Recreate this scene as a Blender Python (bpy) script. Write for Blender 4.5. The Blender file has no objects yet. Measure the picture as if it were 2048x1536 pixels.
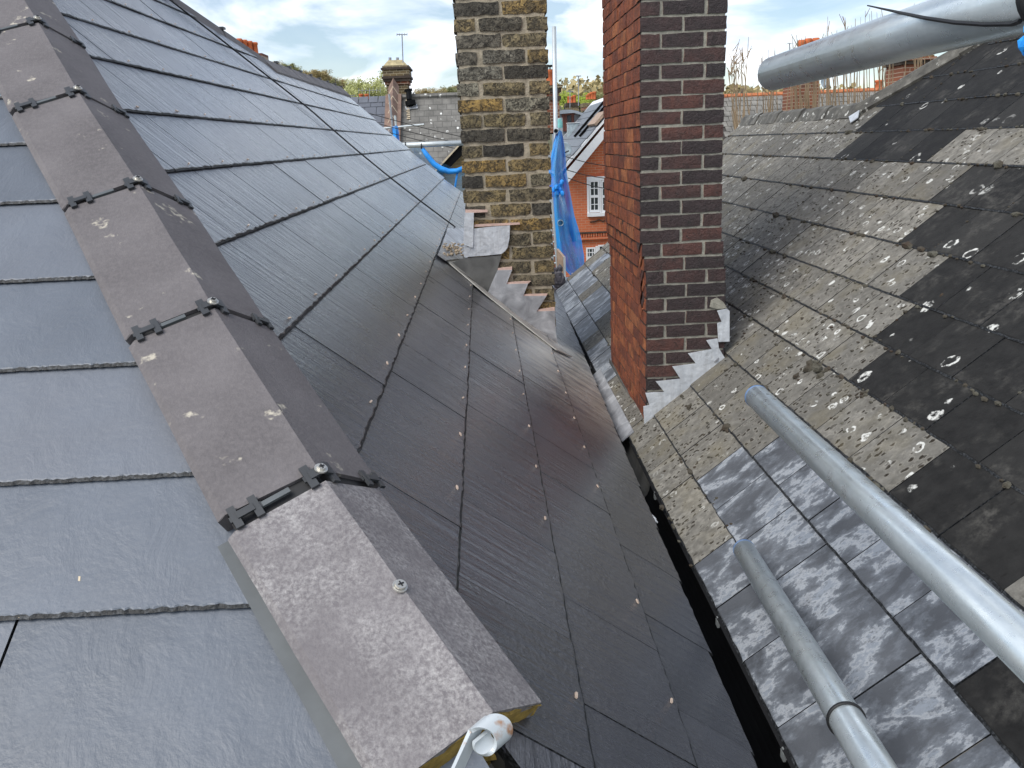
import bpy, bmesh, math, random
from mathutils import Vector, Matrix, noise
random.seed(7)
sc = bpy.context.scene
COL = sc.collection

# ------------------------------------------------------------------ camera
FPX, CX, CY = 1680.0, 1024.0, 768.0
_u = Vector((960-CX, 287-CY, FPX)).normalized()          # valley direction seen from the camera
_h = Vector((1, -0.043, 0))
_up = _u.cross(_h).normalized()
if _up.y > 0: _up = -_up
_v = _u.cross(_up)
if _v.x < 0: _v = -_v
RW = Matrix((_v, _u, _up))                               # camera (x right, y down, z ahead) -> world
def ray(px, py): return RW @ Vector(((px-CX)/FPX, (py-CY)/FPX, 1.0))
def at(px, py, Y):                                       # world point seen at a pixel, Y metres up the valley
    r = ray(px, py); return r*(Y/r.y)
def proj(P):
    c = RW.transposed() @ Vector(P)
    if c.z < .05: return None
    return (c.x/c.z*FPX+CX, c.y/c.z*FPX+CY, c.z)
cam = bpy.data.objects.new('camera', bpy.data.cameras.new('camera'))
COL.objects.link(cam)
cam.data.sensor_width = 36; cam.data.lens = FPX/2048*36
cam.data.clip_start = .01; cam.data.clip_end = 3000
cr = RW @ Vector((1,0,0)); cu = RW @ Vector((0,-1,0)); cb = RW @ Vector((0,0,-1))
cam.matrix_world = Matrix(((cr.x,cu.x,cb.x,0),(cr.y,cu.y,cb.y,0),(cr.z,cu.z,cb.z,0),(0,0,0,1)))
sc.camera = cam

# ------------------------------------------------------------------ sky, sun, exposure
w = bpy.data.worlds.new("World"); sc.world = w; w.use_nodes = True
nt = w.node_tree; nt.nodes.clear()
N_ = nt.nodes.new; LK = nt.links.new
out = N_('ShaderNodeOutputWorld'); bg = N_('ShaderNodeBackground'); bg.inputs['Strength'].default_value = .1
sky = N_('ShaderNodeTexSky'); sky.sky_type = 'NISHITA'; sky.sun_disc = False
SUN_EL, SUN_AZ = math.radians(48), math.radians(-128)     # azimuth measured from +Y towards +X
sky.sun_elevation = SUN_EL; sky.sun_rotation = SUN_AZ
sky.air_density = 1.0; sky.dust_density = .6; sky.ozone_density = 1.2
tc = N_('ShaderNodeTexCoord'); sep = N_('ShaderNodeSeparateXYZ'); LK(tc.outputs['Generated'], sep.inputs[0])
zz = N_('ShaderNodeMath'); zz.operation = 'MAXIMUM'; LK(sep.outputs['Z'], zz.inputs[0]); zz.inputs[1].default_value = 0
za = N_('ShaderNodeMath'); za.operation = 'ADD'; LK(zz.outputs[0], za.inputs[0]); za.inputs[1].default_value = .3
dx = N_('ShaderNodeMath'); dx.operation = 'DIVIDE'; LK(sep.outputs['X'], dx.inputs[0]); LK(za.outputs[0], dx.inputs[1])
dy = N_('ShaderNodeMath'); dy.operation = 'DIVIDE'; LK(sep.outputs['Y'], dy.inputs[0]); LK(za.outputs[0], dy.inputs[1])
cmb = N_('ShaderNodeCombineXYZ'); LK(dx.outputs[0], cmb.inputs[0]); LK(dy.outputs[0], cmb.inputs[1]); cmb.inputs[2].default_value = 3.3
nz = N_('ShaderNodeTexNoise'); nz.inputs['Scale'].default_value = 1.9; nz.inputs['Detail'].default_value = 7; nz.inputs['Roughness'].default_value = .52
nz.inputs['Distortion'].default_value = .5
LK(cmb.outputs[0], nz.inputs['Vector'])
rp = N_('ShaderNodeValToRGB'); rp.color_ramp.elements[0].position = .455; rp.color_ramp.elements[1].position = .59
rp.color_ramp.elements[0].color = (.1,.1,.1,1)
LK(nz.outputs['Fac'], rp.inputs[0])
nz2 = N_('ShaderNodeTexNoise'); nz2.inputs['Scale'].default_value = 3.4; nz2.inputs['Detail'].default_value = 6
LK(cmb.outputs[0], nz2.inputs['Vector'])
rc = N_('ShaderNodeValToRGB'); rc.color_ramp.elements[0].position = .34; rc.color_ramp.elements[1].position = .6
rc.color_ramp.elements[0].color = (.5,.6,.76,1); rc.color_ramp.elements[1].color = (1,1,1,1)
LK(nz2.outputs['Fac'], rc.inputs[0])
cs = N_('ShaderNodeVectorMath'); cs.operation = 'SCALE'; cs.inputs["Scale"].default_value = 7.3
LK(rc.outputs[0], cs.inputs[0])
sk2 = N_('ShaderNodeVectorMath'); sk2.operation = 'SCALE'; sk2.inputs["Scale"].default_value = .58
LK(sky.outputs[0], sk2.inputs[0])
mx = N_('ShaderNodeMix'); mx.data_type = 'RGBA'
LK(rp.outputs[0], mx.inputs['Factor']); LK(sk2.outputs[0], mx.inputs['A']); LK(cs.outputs[0], mx.inputs['B'])
LK(mx.outputs['Result'], bg.inputs['Color']); LK(bg.outputs[0], out.inputs[0])
sun = bpy.data.objects.new('sun', bpy.data.lights.new('sun', 'SUN')); COL.objects.link(sun)
sun.data.energy = 1.25; sun.data.angle = math.radians(38); sun.data.color = (1, .96, .9)
sd = Vector((math.sin(SUN_AZ)*math.cos(SUN_EL), math.cos(SUN_AZ)*math.cos(SUN_EL), math.sin(SUN_EL)))
sun.rotation_euler = sd.to_track_quat('Z', 'Y').to_euler()
sc.view_settings.view_transform = 'Standard'; sc.view_settings.look = 'None'
sc.view_settings.gamma = 1; sc.view_settings.use_curve_mapping = False
sc.view_settings.exposure = 1.25

# ------------------------------------------------------------------ material helpers
class NT:
    def __init__(s, name):
        s.m = bpy.data.materials.new(name); s.m.use_nodes = True; s.t = s.m.node_tree
        s.b = s.t.nodes['Principled BSDF']; s.coord = None
    def n(s, typ, **kw):
        d = s.t.nodes.new(typ)
        for k, v in kw.items(): setattr(d, k, v)
        return d
    def l(s, a, b): s.t.links.new(a, b)
    def vec(s, kind='Object', scale=(1,1,1), rnd=0.0):
        tc = s.n('ShaderNodeTexCoord'); mp = s.n('ShaderNodeMapping'); mp.inputs['Scale'].default_value = scale
        src = tc.outputs[kind]
        if kind == 'World':
            pass
        if rnd:
            oi = s.n('ShaderNodeObjectInfo'); ml = s.n('ShaderNodeMath', operation='MULTIPLY'); s.l(oi.outputs['Random'], ml.inputs[0]); ml.inputs[1].default_value = rnd
            ad = s.n('ShaderNodeVectorMath', operation='ADD'); s.l(src, ad.inputs[0]); s.l(ml.outputs[0], ad.inputs[1]); src = ad.outputs[0]
        s.l(src, mp.inputs['Vector']); return mp.outputs[0]
    def geo(s, scale=(1,1,1)):
        g = s.n('ShaderNodeNewGeometry'); mp = s.n('ShaderNodeMapping'); mp.inputs['Scale'].default_value = scale
        s.l(g.outputs['Position'], mp.inputs['Vector']); return mp.outputs[0]
    def noise(s, v, scale, detail=4, rough=.55, dist=0):
        d = s.n('ShaderNodeTexNoise'); d.inputs['Scale'].default_value = scale; d.inputs['Detail'].default_value = detail
        d.inputs['Roughness'].default_value = rough; d.inputs['Distortion'].default_value = dist
        s.l(v, d.inputs['Vector']); return d.outputs['Fac']
    def vor(s, v, scale, feature='F1'):
        d = s.n('ShaderNodeTexVoronoi'); d.inputs['Scale'].default_value = scale; d.feature = feature
        s.l(v, d.inputs['Vector']); return d
    def ramp(s, f, *st, interp='LINEAR'):
        r = s.n('ShaderNodeValToRGB'); cr = r.color_ramp; cr.interpolation = interp
        while len(cr.elements) < len(st): cr.elements.new(.5)
        for e, (p, c) in zip(cr.elements, st):
            e.position = p; e.color = (c,c,c,1) if isinstance(c, (int, float)) else (*c, 1)
        s.l(f, r.inputs[0]); return r.outputs[0]
    def mix(s, f, a, b, mode='MIX'):
        m = s.n('ShaderNodeMix', data_type='RGBA', blend_type=mode)
        for sock, v in (('Factor', f), ('A', a), ('B', b)):
            i = m.inputs[sock] if sock == 'Factor' else [q for q in m.inputs if q.name == sock and q.type == 'RGBA'][0]
            if isinstance(v, (int, float)): i.default_value = v if sock == 'Factor' else (v,v,v,1)
            elif isinstance(v, tuple): i.default_value = (*v, 1)
            else: s.l(v, i)
        return [q for q in m.outputs if q.type == 'RGBA'][0]
    def math(s, op, a, b):
        m = s.n('ShaderNodeMath', operation=op)
        for i, v in ((0, a), (1, b)):
            if isinstance(v, (int, float)): m.inputs[i].default_value = v
            else: s.l(v, m.inputs[i])
        return m.outputs[0]
    def rnd(s): return s.n('ShaderNodeObjectInfo').outputs['Random']
    def col(s, c):
        if isinstance(c, tuple): s.b.inputs['Base Color'].default_value = (*c, 1)
        else: s.l(c, s.b.inputs['Base Color'])
    def bump(s, h, strength, dist=.01):
        b = s.n('ShaderNodeBump'); b.inputs['Strength'].default_value = strength; b.inputs['Distance'].default_value = dist
        s.l(h, b.inputs['Height']); s.l(b.outputs[0], s.b.inputs['Normal'])
    def done(s, rough=.6, metal=0.0, spec=None):
        if isinstance(rough, (int, float)): s.b.inputs['Roughness'].default_value = rough
        else: s.l(rough, s.b.inputs['Roughness'])
        s.b.inputs['Metallic'].default_value = metal
        if spec is not None: s.b.inputs['Specular IOR Level'].default_value = spec
        return s.m

def simple(name, c, rough=.6, metal=0.0, var=.25, scale=12, bump=0.0):
    t = NT(name); v = t.vec('Object'); f = t.noise(v, scale, 5)
    lo = tuple(x*(1-var) for x in c); hi = tuple(min(1, x*(1+var)) for x in c)
    t.col(t.ramp(f, (.3, lo), (.7, hi)))
    if bump: t.bump(t.noise(v, scale*4, 4), bump, .004)
    return t.done(rough, metal)

M = {}
def slate_mat(name, base, grain, bmp=.5, ro=(.3,.43), stain=False):
    t = NT(name); v = t.vec('Object', (1,1,1), 37.0)
    vs = t.vec('Object', grain, 37.0)
    big = t.noise(v, 5, 3); str_ = t.noise(vs, 1.0, 6, .62, .6)
    c = t.ramp(t.rnd(), (0, tuple(x*.8 for x in base)), (.5, base), (1, (base[0]*1.22, base[1]*1.16, base[2]*1.12)))
    c = t.mix(t.ramp(big, (.35, 0), (.7, .5)), c, tuple(x*1.35 for x in base))
    sm = t.math('MULTIPLY', t.ramp(t.noise(vs, 2.2, 5, .7), (.66, 0), (.76, 1)), t.ramp(t.noise(v, 9, 3), (.45, 0), (.65, .2)))
    c = t.mix(sm, c, (.22,.23,.25))
    if stain:                                             # pale lead wash run down below the flashing
        g = t.n('ShaderNodeNewGeometry'); sp = t.n('ShaderNodeSeparateXYZ'); t.l(g.outputs['Position'], sp.inputs[0])
        my = t.ramp(t.math('MULTIPLY', sp.outputs['Y'], .2), (.48, 0), (.64, 1), (.76, 1), (.78, 0)); mx_ = t.ramp(sp.outputs['X'], (.0, 0), (.2, 1))
        ms = t.math('MULTIPLY', t.math('MULTIPLY', my, mx_), t.ramp(t.noise(t.geo((3, 16, 3)), 2.2, 6, .65, .8), (.38, 0), (.55, 1)))
        c = t.mix(ms, c, (.5,.47,.4))
    t.col(c)
    h1 = t.ramp(str_, (.3, 0), (.45, .35), (.52, .5), (.7, 1))
    h = t.mix(.3, h1, t.noise(v, 120, 3))
    t.bump(h, bmp, .006)
    t.l(t.b.inputs['Normal'].links[0].from_socket, t.b.inputs['Coat Normal'])
    return t.done(t.ramp(big, (.3, ro[0]), (.7, ro[1])), 0, .5)
M['slate_s'] = slate_mat('slate riven long grain', (.041,.044,.056), (46, 2.0, 1), .8, (.24,.34), True)
M['slate_s'].node_tree.nodes['Principled BSDF'].inputs['IOR'].default_value = 1.45
for q_, r_ in (('slate_s', .29),):
    b_ = M[q_].node_tree.nodes['Principled BSDF']; b_.inputs['Coat Weight'].default_value = 1.0; b_.inputs['Coat Roughness'].default_value = r_; b_.inputs['Coat IOR'].default_value = 1.52
M['slate_l'] = slate_mat('slate riven soft skylit', (.115,.131,.157), (15, 11, 1), .34, (.4,.5))  # same slate as slate_s, sky light on the left slope put into the colour
t = NT('slate edge'); v = t.vec('Object', (1,1,1), 11); t.col(t.ramp(t.noise(v, 170, 4), (.47, (.005,.006,.007)), (.78, (.085,.092,.1)))); t.bump(t.noise(v, 90, 4), .8, .004); M['slate_edge'] = t.done(.6)

# concrete hip tiles
t = NT('hip tile concrete'); v = t.geo()
c = t.ramp(t.noise(v, 6, 4), (.3, (.096,.086,.088)), (.7, (.145,.132,.134)))
c = t.mix(t.ramp(t.noise(v, 130, 3), (.4, 0), (.75, .35)), c, (.21,.19,.19))
sp = t.math('MULTIPLY', t.ramp(t.noise(t.geo((14, 14, 14)), 1.0, 4, .6), (.63, 0), (.67, 1)), t.ramp(t.noise(v, 70, 3), (.45, 0), (.6, .8)))
c = t.mix(sp, c, (.55,.5,.4)); t.col(c); t.bump(t.noise(v, 260, 4), .35, .003); M['hip_tile'] = t.done(.72)
t = NT('hip tile concrete bloomed'); v = t.geo(); vs = t.geo((1, 1, 1))
c = t.ramp(t.noise(v, 6, 4), (.3, (.125,.112,.117)), (.7, (.175,.16,.165)))
bl = t.math('MULTIPLY', t.ramp(t.noise(t.geo((1,1,1)), 150, 6, .75, .2), (.4, 0), (.74, 1)), t.ramp(t.noise(v, 9, 3), (.36, .1), (.6, .72)))
c = t.mix(bl, c, (.56,.54,.52)); t.col(c); t.bump(t.noise(v, 240, 4), .4, .003); M['hip_tile_bloom'] = t.done(.7)
M['foam'] = simple('mustard mortar', (.30,.2,.045), .85, 0, .45, 40, .8)
M['clip'] = simple('black plastic clip', (.035,.038,.042), .45, 0, .2)
M['clip_grey'] = simple('grey seal strip', (.09,.1,.105), .5)
M['black'] = simple('black rubber', (.012,.012,.013), .55)
M['screw'] = simple('screw zinc', (.62,.6,.55), .35, .7, .1)
M['copper'] = simple('copper rivet', (.85,.66,.52), .4, .4, .2)
M['rubble'] = simple('mortar crumbs', (.42,.34,.25), .9, 0, .5, 30)
M['pink'] = simple('fresh pink mortar', (.66,.47,.4), .85, 0, .15, 40, .4)
M['paleedge'] = simple('pale lead edge', (.40,.39,.36), .7)

# old fibre slates of the right roof
def old_slate(name, kind):
    t = NT(name); v = t.vec('Object', (1,1,1), 53.0); vl = t.vec('Object', (1.0,.45,1), 53.0); g = t.geo()
    if kind == 'lichen':
        c = t.ramp(t.noise(t.vec('Object', (1,.8,1), 53.0), 38, 7, .68, .1), (.28, (.1,.092,.08)), (.5, (.2,.19,.165)), (.74, (.36,.34,.3)))
        c = t.mix(t.ramp(t.rnd(), (0, 0), (1, .7)), c, (.095,.09,.08))
        wv = t.vec('Object', (1,.7,1), 53.0); wn_ = t.n('ShaderNodeTexNoise'); wn_.inputs['Scale'].default_value = 70; t.l(wv, wn_.inputs['Vector']); wsc = t.n('ShaderNodeVectorMath', operation='SCALE'); wsc.inputs['Scale'].default_value = .014; t.l(wn_.outputs['Color'], wsc.inputs[0])
        wad = t.n('ShaderNodeVectorMath', operation='ADD'); t.l(wv, wad.inputs[0]); t.l(wsc.outputs[0], wad.inputs[1]); d = t.vor(wad.outputs[0], 58); pit = t.math('MULTIPLY', t.ramp(d.outputs['Distance'], (.2, 1), (.34, 0)), t.ramp(t.noise(v, 11, 3), (.38, 0), (.5, 1)))
        c = t.mix(pit, c, (.028,.022,.015))
        rim = t.math('MULTIPLY', t.ramp(d.outputs['Distance'], (.3, 0), (.36, 1), (.48, 0)), t.ramp(t.noise(v, 11, 3), (.38, 0), (.5, .3)))
        c = t.mix(rim, c, (.36,.34,.29))
        c = t.mix(t.ramp(t.noise(v, 7, 3), (.5, 0), (.7, .35)), c, (.2,.17,.1)); hb = t.math('ADD', t.noise(v, 60, 4), t.math('MULTIPLY', pit, .8)); dens = .3
    elif kind == 'dark':
        c = t.ramp(t.noise(v, 30, 5, .6), (.3, (.0105,.0102,.0098)), (.7, (.024,.0232,.022)))
        c = t.mix(t.ramp(t.rnd(), (.4, 0), (1, .45)), c, (.055,.053,.049))
        c = t.mix(t.math('MULTIPLY', t.ramp(t.noise(g, 7, 5, .65), (.52, 0), (.7, .45)), t.ramp(t.noise(v, 45, 4, .7), (.4, 0), (.65, 1))), c, (.16,.152,.135))
        d = t.vor(vl, 80); c = t.mix(t.math('MULTIPLY', t.ramp(d.outputs['Distance'], (.16, .7), (.26, 0)), t.ramp(t.noise(v, 25, 3), (.5, 0), (.6, 1))), c, (.01,.009,.008))
        hb = t.noise(v, 150, 4); dens = .56
    else:
        c = t.ramp(t.noise(v, 9, 3), (.3, (.066,.071,.08)), (.7, (.105,.112,.124)))
        f = t.noise(t.vec('Object', (1,.62,1), 53.0), 14, 10, .68, .15)
        c = t.mix(t.ramp(f, (.43, 0), (.52, .32), (.58, .6), (.72, .8)), c, (.31,.345,.39))
        c = t.mix(t.math('MULTIPLY', t.ramp(t.noise(t.vec('Object', (1,.7,1), 53.0), 48, 6, .75), (.5, 0), (.62, .7)), t.ramp(f, (.4, 0), (.55, 1))), c, (.07,.076,.087))
        c = t.mix(t.math('MULTIPLY', t.ramp(f, (.52, 0), (.56, 1), (.6, 0)), .5), c, (.5,.52,.54))
        hb = t.noise(v, 120, 4); dens = .9
    if kind != 'bloom':                                   # crustose lichen rings grow on the slates
        dv = t.n('ShaderNodeVectorMath', operation='ADD'); wn = t.n('ShaderNodeTexNoise'); wn.inputs['Scale'].default_value = 45; t.l(g, wn.inputs['Vector'])
        ws = t.n('ShaderNodeVectorMath', operation='SCALE'); ws.inputs['Scale'].default_value = .018; t.l(wn.outputs['Color'], ws.inputs[0])
        t.l(g, dv.inputs[0]); t.l(ws.outputs[0], dv.inputs[1])
        r = t.vor(dv.outputs[0], 12 if kind == 'dark' else 19)
        ring = t.ramp(r.outputs['Distance'], (.15, 0), (.18, 1), (.25, 1), (.28, 0))
        cellr = t.n('ShaderNodeSeparateColor'); t.l(r.outputs['Color'], cellr.inputs[0])
        ring = t.math('MULTIPLY', ring, t.ramp(cellr.outputs[0], (dens, 0), (dens+.02, 1)))
        dot = t.math('MULTIPLY', t.ramp(r.outputs['Distance'], (.12, 1), (.16, 0)), t.ramp(cellr.outputs[1], (.84, 0), (.86, 1)))
        ring = t.math('MAXIMUM', ring, t.math('MULTIPLY', dot, 1.0))
        ring = t.math('MULTIPLY', ring, t.ramp(t.noise(g, 34, 4, .7), (.45, 0), (.54, 1)))
        fld = t.ramp(t.noise(g, 1.3, 2), (.34, .25), (.48, 1))
        ring = t.math('MULTIPLY', ring, fld)
        c = t.mix(ring, c, (.62,.62,.58))
    t.col(c); t.bump(hb, .5 if kind == 'lichen' else .25, .005)
    return t.done(.78 if kind != 'bloom' else .45, 0, .25 if kind != 'bloom' else .4)
for k in ('lichen', 'dark', 'bloom'): M['old_'+k] = old_slate('old slate '+k, k)
t = NT('old capping'); g = t.geo(); c = t.ramp(t.noise(g, 16, 6, .65), (.3, (.055,.052,.047)), (.55, (.12,.115,.1)), (.75, (.26,.25,.22)))
r = t.vor(g, 17); c = t.mix(t.math('MULTIPLY', t.ramp(r.outputs['Distance'], (.16, 0), (.2, 1), (.3, 1), (.34, 0)), t.ramp(t.noise(g, 14, 4, .7), (.5, 0), (.56, 1))), c, (.6,.6,.55)); t.col(c); t.bump(t.noise(g, 60, 5), .6, .006); M['old_cap'] = t.done(.85)
t = NT('moss'); v = t.geo(); t.col(t.ramp(t.noise(v, 18, 4), (.32, (.05,.03,.018)), (.5, (.07,.062,.045)), (.68, (.12,.115,.09)))); t.bump(t.noise(v, 300, 3), 1, .004); M['moss'] = t.done(.95)

# bricks
def brick_mat(name, ramp, vein, seed, vcol, rough=.85, var=.5):
    t = NT(name); v = t.vec('Object', (1,1,1), seed)
    c = t.ramp(t.rnd(), *ramp)
    c2 = t.mix(t.ramp(t.noise(v, 22, 4, .6), (.38, 0), (.62, var)), c, vcol)
    c2 = t.mix(t.ramp(t.noise(v, 60, 5, .7, 1.5), (.5+.08*(1-vein), 0), (.62+.08*(1-vein), .85)), c2, (.02,.018,.015))
    t.col(c2); t.bump(t.noise(v, 70, 6, .7, 1.2), .9, .008)
    return t.done(rough)
M['yb'] = brick_mat('yellow stock brick', ((0,(.06,.058,.052)),(.15,(.19,.17,.125)),(.4,(.33,.265,.135)),(.62,(.48,.315,.1)),(.8,(.34,.3,.19)),(.92,(.37,.36,.29)),(1,(.14,.115,.085))), 1.6, 91., (.06,.055,.042), .85, .75)
M['rbf'] = brick_mat('dark purple red brick', ((0,(.035,.026,.027)),(.35,(.055,.034,.034)),(.7,(.075,.038,.034)),(1,(.125,.05,.038))), .3, 67., (.03,.024,.024), .7)  # front faces, darker than the orange left faces of the same bricks
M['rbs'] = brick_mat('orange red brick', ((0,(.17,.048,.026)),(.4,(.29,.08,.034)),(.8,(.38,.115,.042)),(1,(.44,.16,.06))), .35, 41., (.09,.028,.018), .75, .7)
M['ymortar'] = simple('buff mortar', (.4,.35,.26), .9, 0, .3, 40, .8)
M['rmortar'] = simple('grey mortar', (.3,.285,.235), .9, 0, .25, 60, .6)
M['dmortar'] = simple('dark joint', (.05,.03,.022), .9, 0, .3, 60, .6)
t = NT('lead'); v = t.geo(); c = t.ramp(t.noise(v, 12, 5, .6, 1), (.3, (.24,.245,.26)), (.55, (.45,.46,.48)), (.75, (.72,.73,.75))); t.col(c); t.bump(t.noise(v, 14, 3), .25, .01); M['lead'] = t.done(t.ramp(t.noise(v, 20, 3), (.3, .38), (.7, .6)), .35)
t = NT('bright lead'); v = t.geo(); c = t.ramp(t.noise(v, 18, 5, .6, 1), (.3, (.52,.55,.585)), (.7, (.74,.77,.8))); t.col(c); c = t.mix(t.ramp(t.noise(t.geo((60, 60, 6)), 1, 4, .6), (.5, 0), (.7, .5)), c, (.42,.43,.44)); t.col(c); t.bump(t.noise(v, 34, 4), .55, .008); M['lead_b'] = t.done(.45, .2)
t = NT('dark lead'); v = t.geo(); c = t.ramp(t.noise(v, 9, 5, .6, 1), (.3, (.09,.09,.085)), (.7, (.2,.2,.19))); t.col(c); M['lead_d'] = t.done(.5, .3)
# galvanised tube
t = NT('galvanised steel'); v = t.geo(); vl_ = t.geo((1, .12, 1)); c = t.ramp(t.noise(vl_, 60, 5, .6), (.3, (.58,.645,.66)), (.7, (.76,.82,.83)))
c = t.mix(t.ramp(t.noise(v, 120, 4, .6), (.35, .15), (.65, 0)), c, (.4,.45,.48))
c = t.mix(t.ramp(t.noise(t.geo((6,2,6)), 14, 5, .75), (.66, 0), (.7, .6)), c, (.8,.84,.85)); c = t.mix(t.ramp(t.noise(t.geo((1,.4,1)), 30, 5, .7), (.72, 0), (.76, .35)), c, (.22,.21,.2)); t.col(c)
t.bump(t.noise(vl_, 90, 3), .1, .002); M['galv'] = t.done(t.ramp(t.noise(v, 50, 4), (.3, .24), (.7, .38)), .68)
M['blue_paint'] = simple('blue paint mark', (.12,.22,.42), .5)
M['galv_far'] = simple('far galvanised', (.52,.56,.57), .45, .4, .1)
t = NT('rusty galvanised strap'); v = t.geo(); c = t.mix(t.ramp(t.noise(v, 45, 4), (.57, 0), (.68, .9)), (.52,.56,.58), (.36,.17,.07)); t.col(c); M['strap'] = t.done(.5, .3)
def net_mat(name, a, c):
    t = NT(name); t.col(c); t.b.inputs['Alpha'].default_value = a
    g = t.geo(); f = t.noise(g, 3.5, 3)
    t.l(t.ramp(f, (.3, a-.2), (.7, min(1, a+.2))), t.b.inputs['Alpha'])
    return t.done(.55)
M['net'] = net_mat('blue debris netting', .84, (.025,.33,.85))
M['net_thin'] = net_mat('thin blue netting', .38, (.08,.3,.52))
M['net_roll'] = simple('rolled blue netting', (.02,.29,.85), .6)
M['white'] = simple('white paint', (.78,.79,.8), .45, 0, .04)
t = NT('window glass'); t.col((.03,.04,.045)); M['glass'] = t.done(.06, 0, .8)
M['curtain'] = simple('net curtain', (.5,.5,.48), .8)
def brickwork(name, c1, c2, mort, bw, bh, ax):
    t = NT(name); g = t.n('ShaderNodeNewGeometry'); s = t.n('ShaderNodeSeparateXYZ'); t.l(g.outputs['Position'], s.inputs[0])
    cm = t.n('ShaderNodeCombineXYZ'); t.l(s.outputs[ax], cm.inputs[0]); t.l(s.outputs['Z'], cm.inputs[1])
    b = t.n('ShaderNodeTexBrick'); b.inputs['Scale'].default_value = 1; b.inputs['Brick Width'].default_value = bw; b.inputs['Row Height'].default_value = bh
    b.inputs['Mortar Size'].default_value = bh*.09; b.inputs['Color1'].default_value = (*c1,1); b.inputs['Color2'].default_value = (*c2,1); b.inputs['Mortar'].default_value = (*mort,1)
    t.l(cm.outputs[0], b.inputs['Vector'])
    c = t.mix(t.ramp(t.noise(t.geo(), 1.2, 4), (.35, 0), (.7, .4)), b.outputs['Color'], tuple(x*.65 for x in c1))
    t.col(c); t.bump(b.outputs['Fac'], -.4, .01); return t.done(.85)
M['redwall'] = brickwork('orange brickwork', (.6,.16,.06), (.5,.125,.05), (.5,.3,.2), .23, .078, 'X')
M['stockwall'] = brickwork('stock brickwork', (.34,.25,.12), (.26,.19,.09), (.36,.3,.2), .23, .078, 'X')
M['stackwall'] = brickwork('chimney brickwork', (.17,.12,.055), (.07,.05,.032), (.42,.36,.24), .24, .085, 'X')
M['stackred'] = brickwork('red chimney brickwork', (.26,.085,.04), (.1,.045,.03), (.4,.34,.26), .24, .085, 'X')
M['stackdark'] = simple('sooty brick', (.055,.04,.03), .9, 0, .4, 6)
M['pot'] = simple('terracotta', (.52,.13,.04), .75, 0, .2, 5)
M['capmortar'] = simple('mortar flaunching', (.42,.35,.2), .9, 0, .3, 6)
M['farslate'] = simple('far grey slate', (.12,.13,.155), .55, 0, .15, 2)
M['redslate'] = simple('grey slate', (.15,.165,.185), .5, 0, .15, 1.5)
M['coping'] = simple('brown coping tile', (.2,.13,.1), .8, 0, .25, 4)
M['copjoint'] = simple('coping mortar', (.55,.46,.33), .9)
t = NT('far lichen roof'); g = t.geo(); c = t.ramp(t.noise(g, 2.2, 6, .65), (.3, (.11,.105,.095)), (.7, (.22,.21,.19)))
r = t.vor(t.geo((1,.7,.7)), 5.5); s_ = t.n('ShaderNodeSeparateColor'); t.l(r.outputs['Color'], s_.inputs[0])
ring = t.math('MULTIPLY', t.ramp(r.outputs['Distance'], (.12, 1), (.22, 1), (.27, 0)), t.ramp(s_.outputs[0], (.5, 0), (.52, 1)))
ring = t.math('MULTIPLY', ring, t.ramp(t.noise(g, 4, 4, .7), (.45, 0), (.53, 1)))
c = t.mix(ring, c, (.7,.7,.66))
sx_ = t.n('ShaderNodeSeparateXYZ'); t.l(g, sx_.inputs[0]); cx_ = t.n('ShaderNodeCombineXYZ'); t.l(sx_.outputs['X'], cx_.inputs[0]); t.l(sx_.outputs['Z'], cx_.inputs[1])
bt = t.n('ShaderNodeTexBrick'); bt.inputs['Scale'].default_value = 1; bt.inputs['Brick Width'].default_value = .32; bt.inputs['Row Height'].default_value = .2; bt.inputs['Mortar Size'].default_value = .012; t.l(cx_.outputs[0], bt.inputs['Vector'])
c = t.mix(t.math('MULTIPLY', bt.outputs['Fac'], .6), c, (.05,.048,.044)); t.col(c); M['farlichen'] = t.done(.85)
M['greytile'] = simple('weathered grey tile', (.2,.19,.17), .85, 0, .3, 3)
M['tileside'] = simple('dark tile gap', (.06,.055,.05), .9)
M['ridgeorange'] = simple('orange ridge tile', (.5,.17,.07), .8)
M['blackpvc'] = simple('black pipe', (.0035,.0038,.0045), .65)
M['blackpvc'].node_tree.nodes['Principled BSDF'].inputs['Specular IOR Level'].default_value = .12
M['timber'] = simple('red brown timber', (.12,.035,.022), .6)
M['zinc'] = simple('grey zinc', (.28,.31,.34), .5, .3, .1, 2)
M['box'] = simple('pale grey panel', (.38,.45,.48), .5)
M['ply'] = simple('plywood', (.36,.26,.19), .7)
M['membrane'] = simple('dark grey membrane', (.06,.055,.065), .6)
M['aerial'] = simple('aerial metal', (.3,.31,.33), .5, .3)
M['wire'] = simple('black wire', (.015,.015,.015), .6)
M['teal'] = simple('teal tape', (.2,.5,.47), .5)
M['stem'] = simple('bare stem', (.25,.18,.11), .9, 0, .4, 3)
M['bark'] = simple('bark', (.1,.085,.07), .95, 0, .3, 2)
def leaf(name, a, b):
    t = NT(name); g = t.geo(); t.col(t.ramp(t.noise(g, .35, 4, .7), (.32, a), (.68, b))); t.b.inputs['Subsurface Weight'].default_value = 0
    return t.done(.8)
M['leaf_willow'] = leaf('willow leaf', (.33,.35,.12), (.6,.61,.28))
M['leaf_lime'] = leaf('fresh lime leaf', (.33,.42,.05), (.52,.6,.12))
M['leaf_brown'] = leaf('budding brown crown', (.3,.23,.11), (.46,.38,.18))
M['leaf_dark'] = leaf('olive crown', (.22,.23,.1), (.34,.34,.15))
M['ground'] = simple('ground', (.1,.1,.07), .95, 0, .3, .2)
M['hillm'] = simple('wooded hill', (.1,.095,.045), .95, 0, .35, .05)
M['housewall'] = simple('plain wall', (.3,.27,.22), .9)

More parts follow.
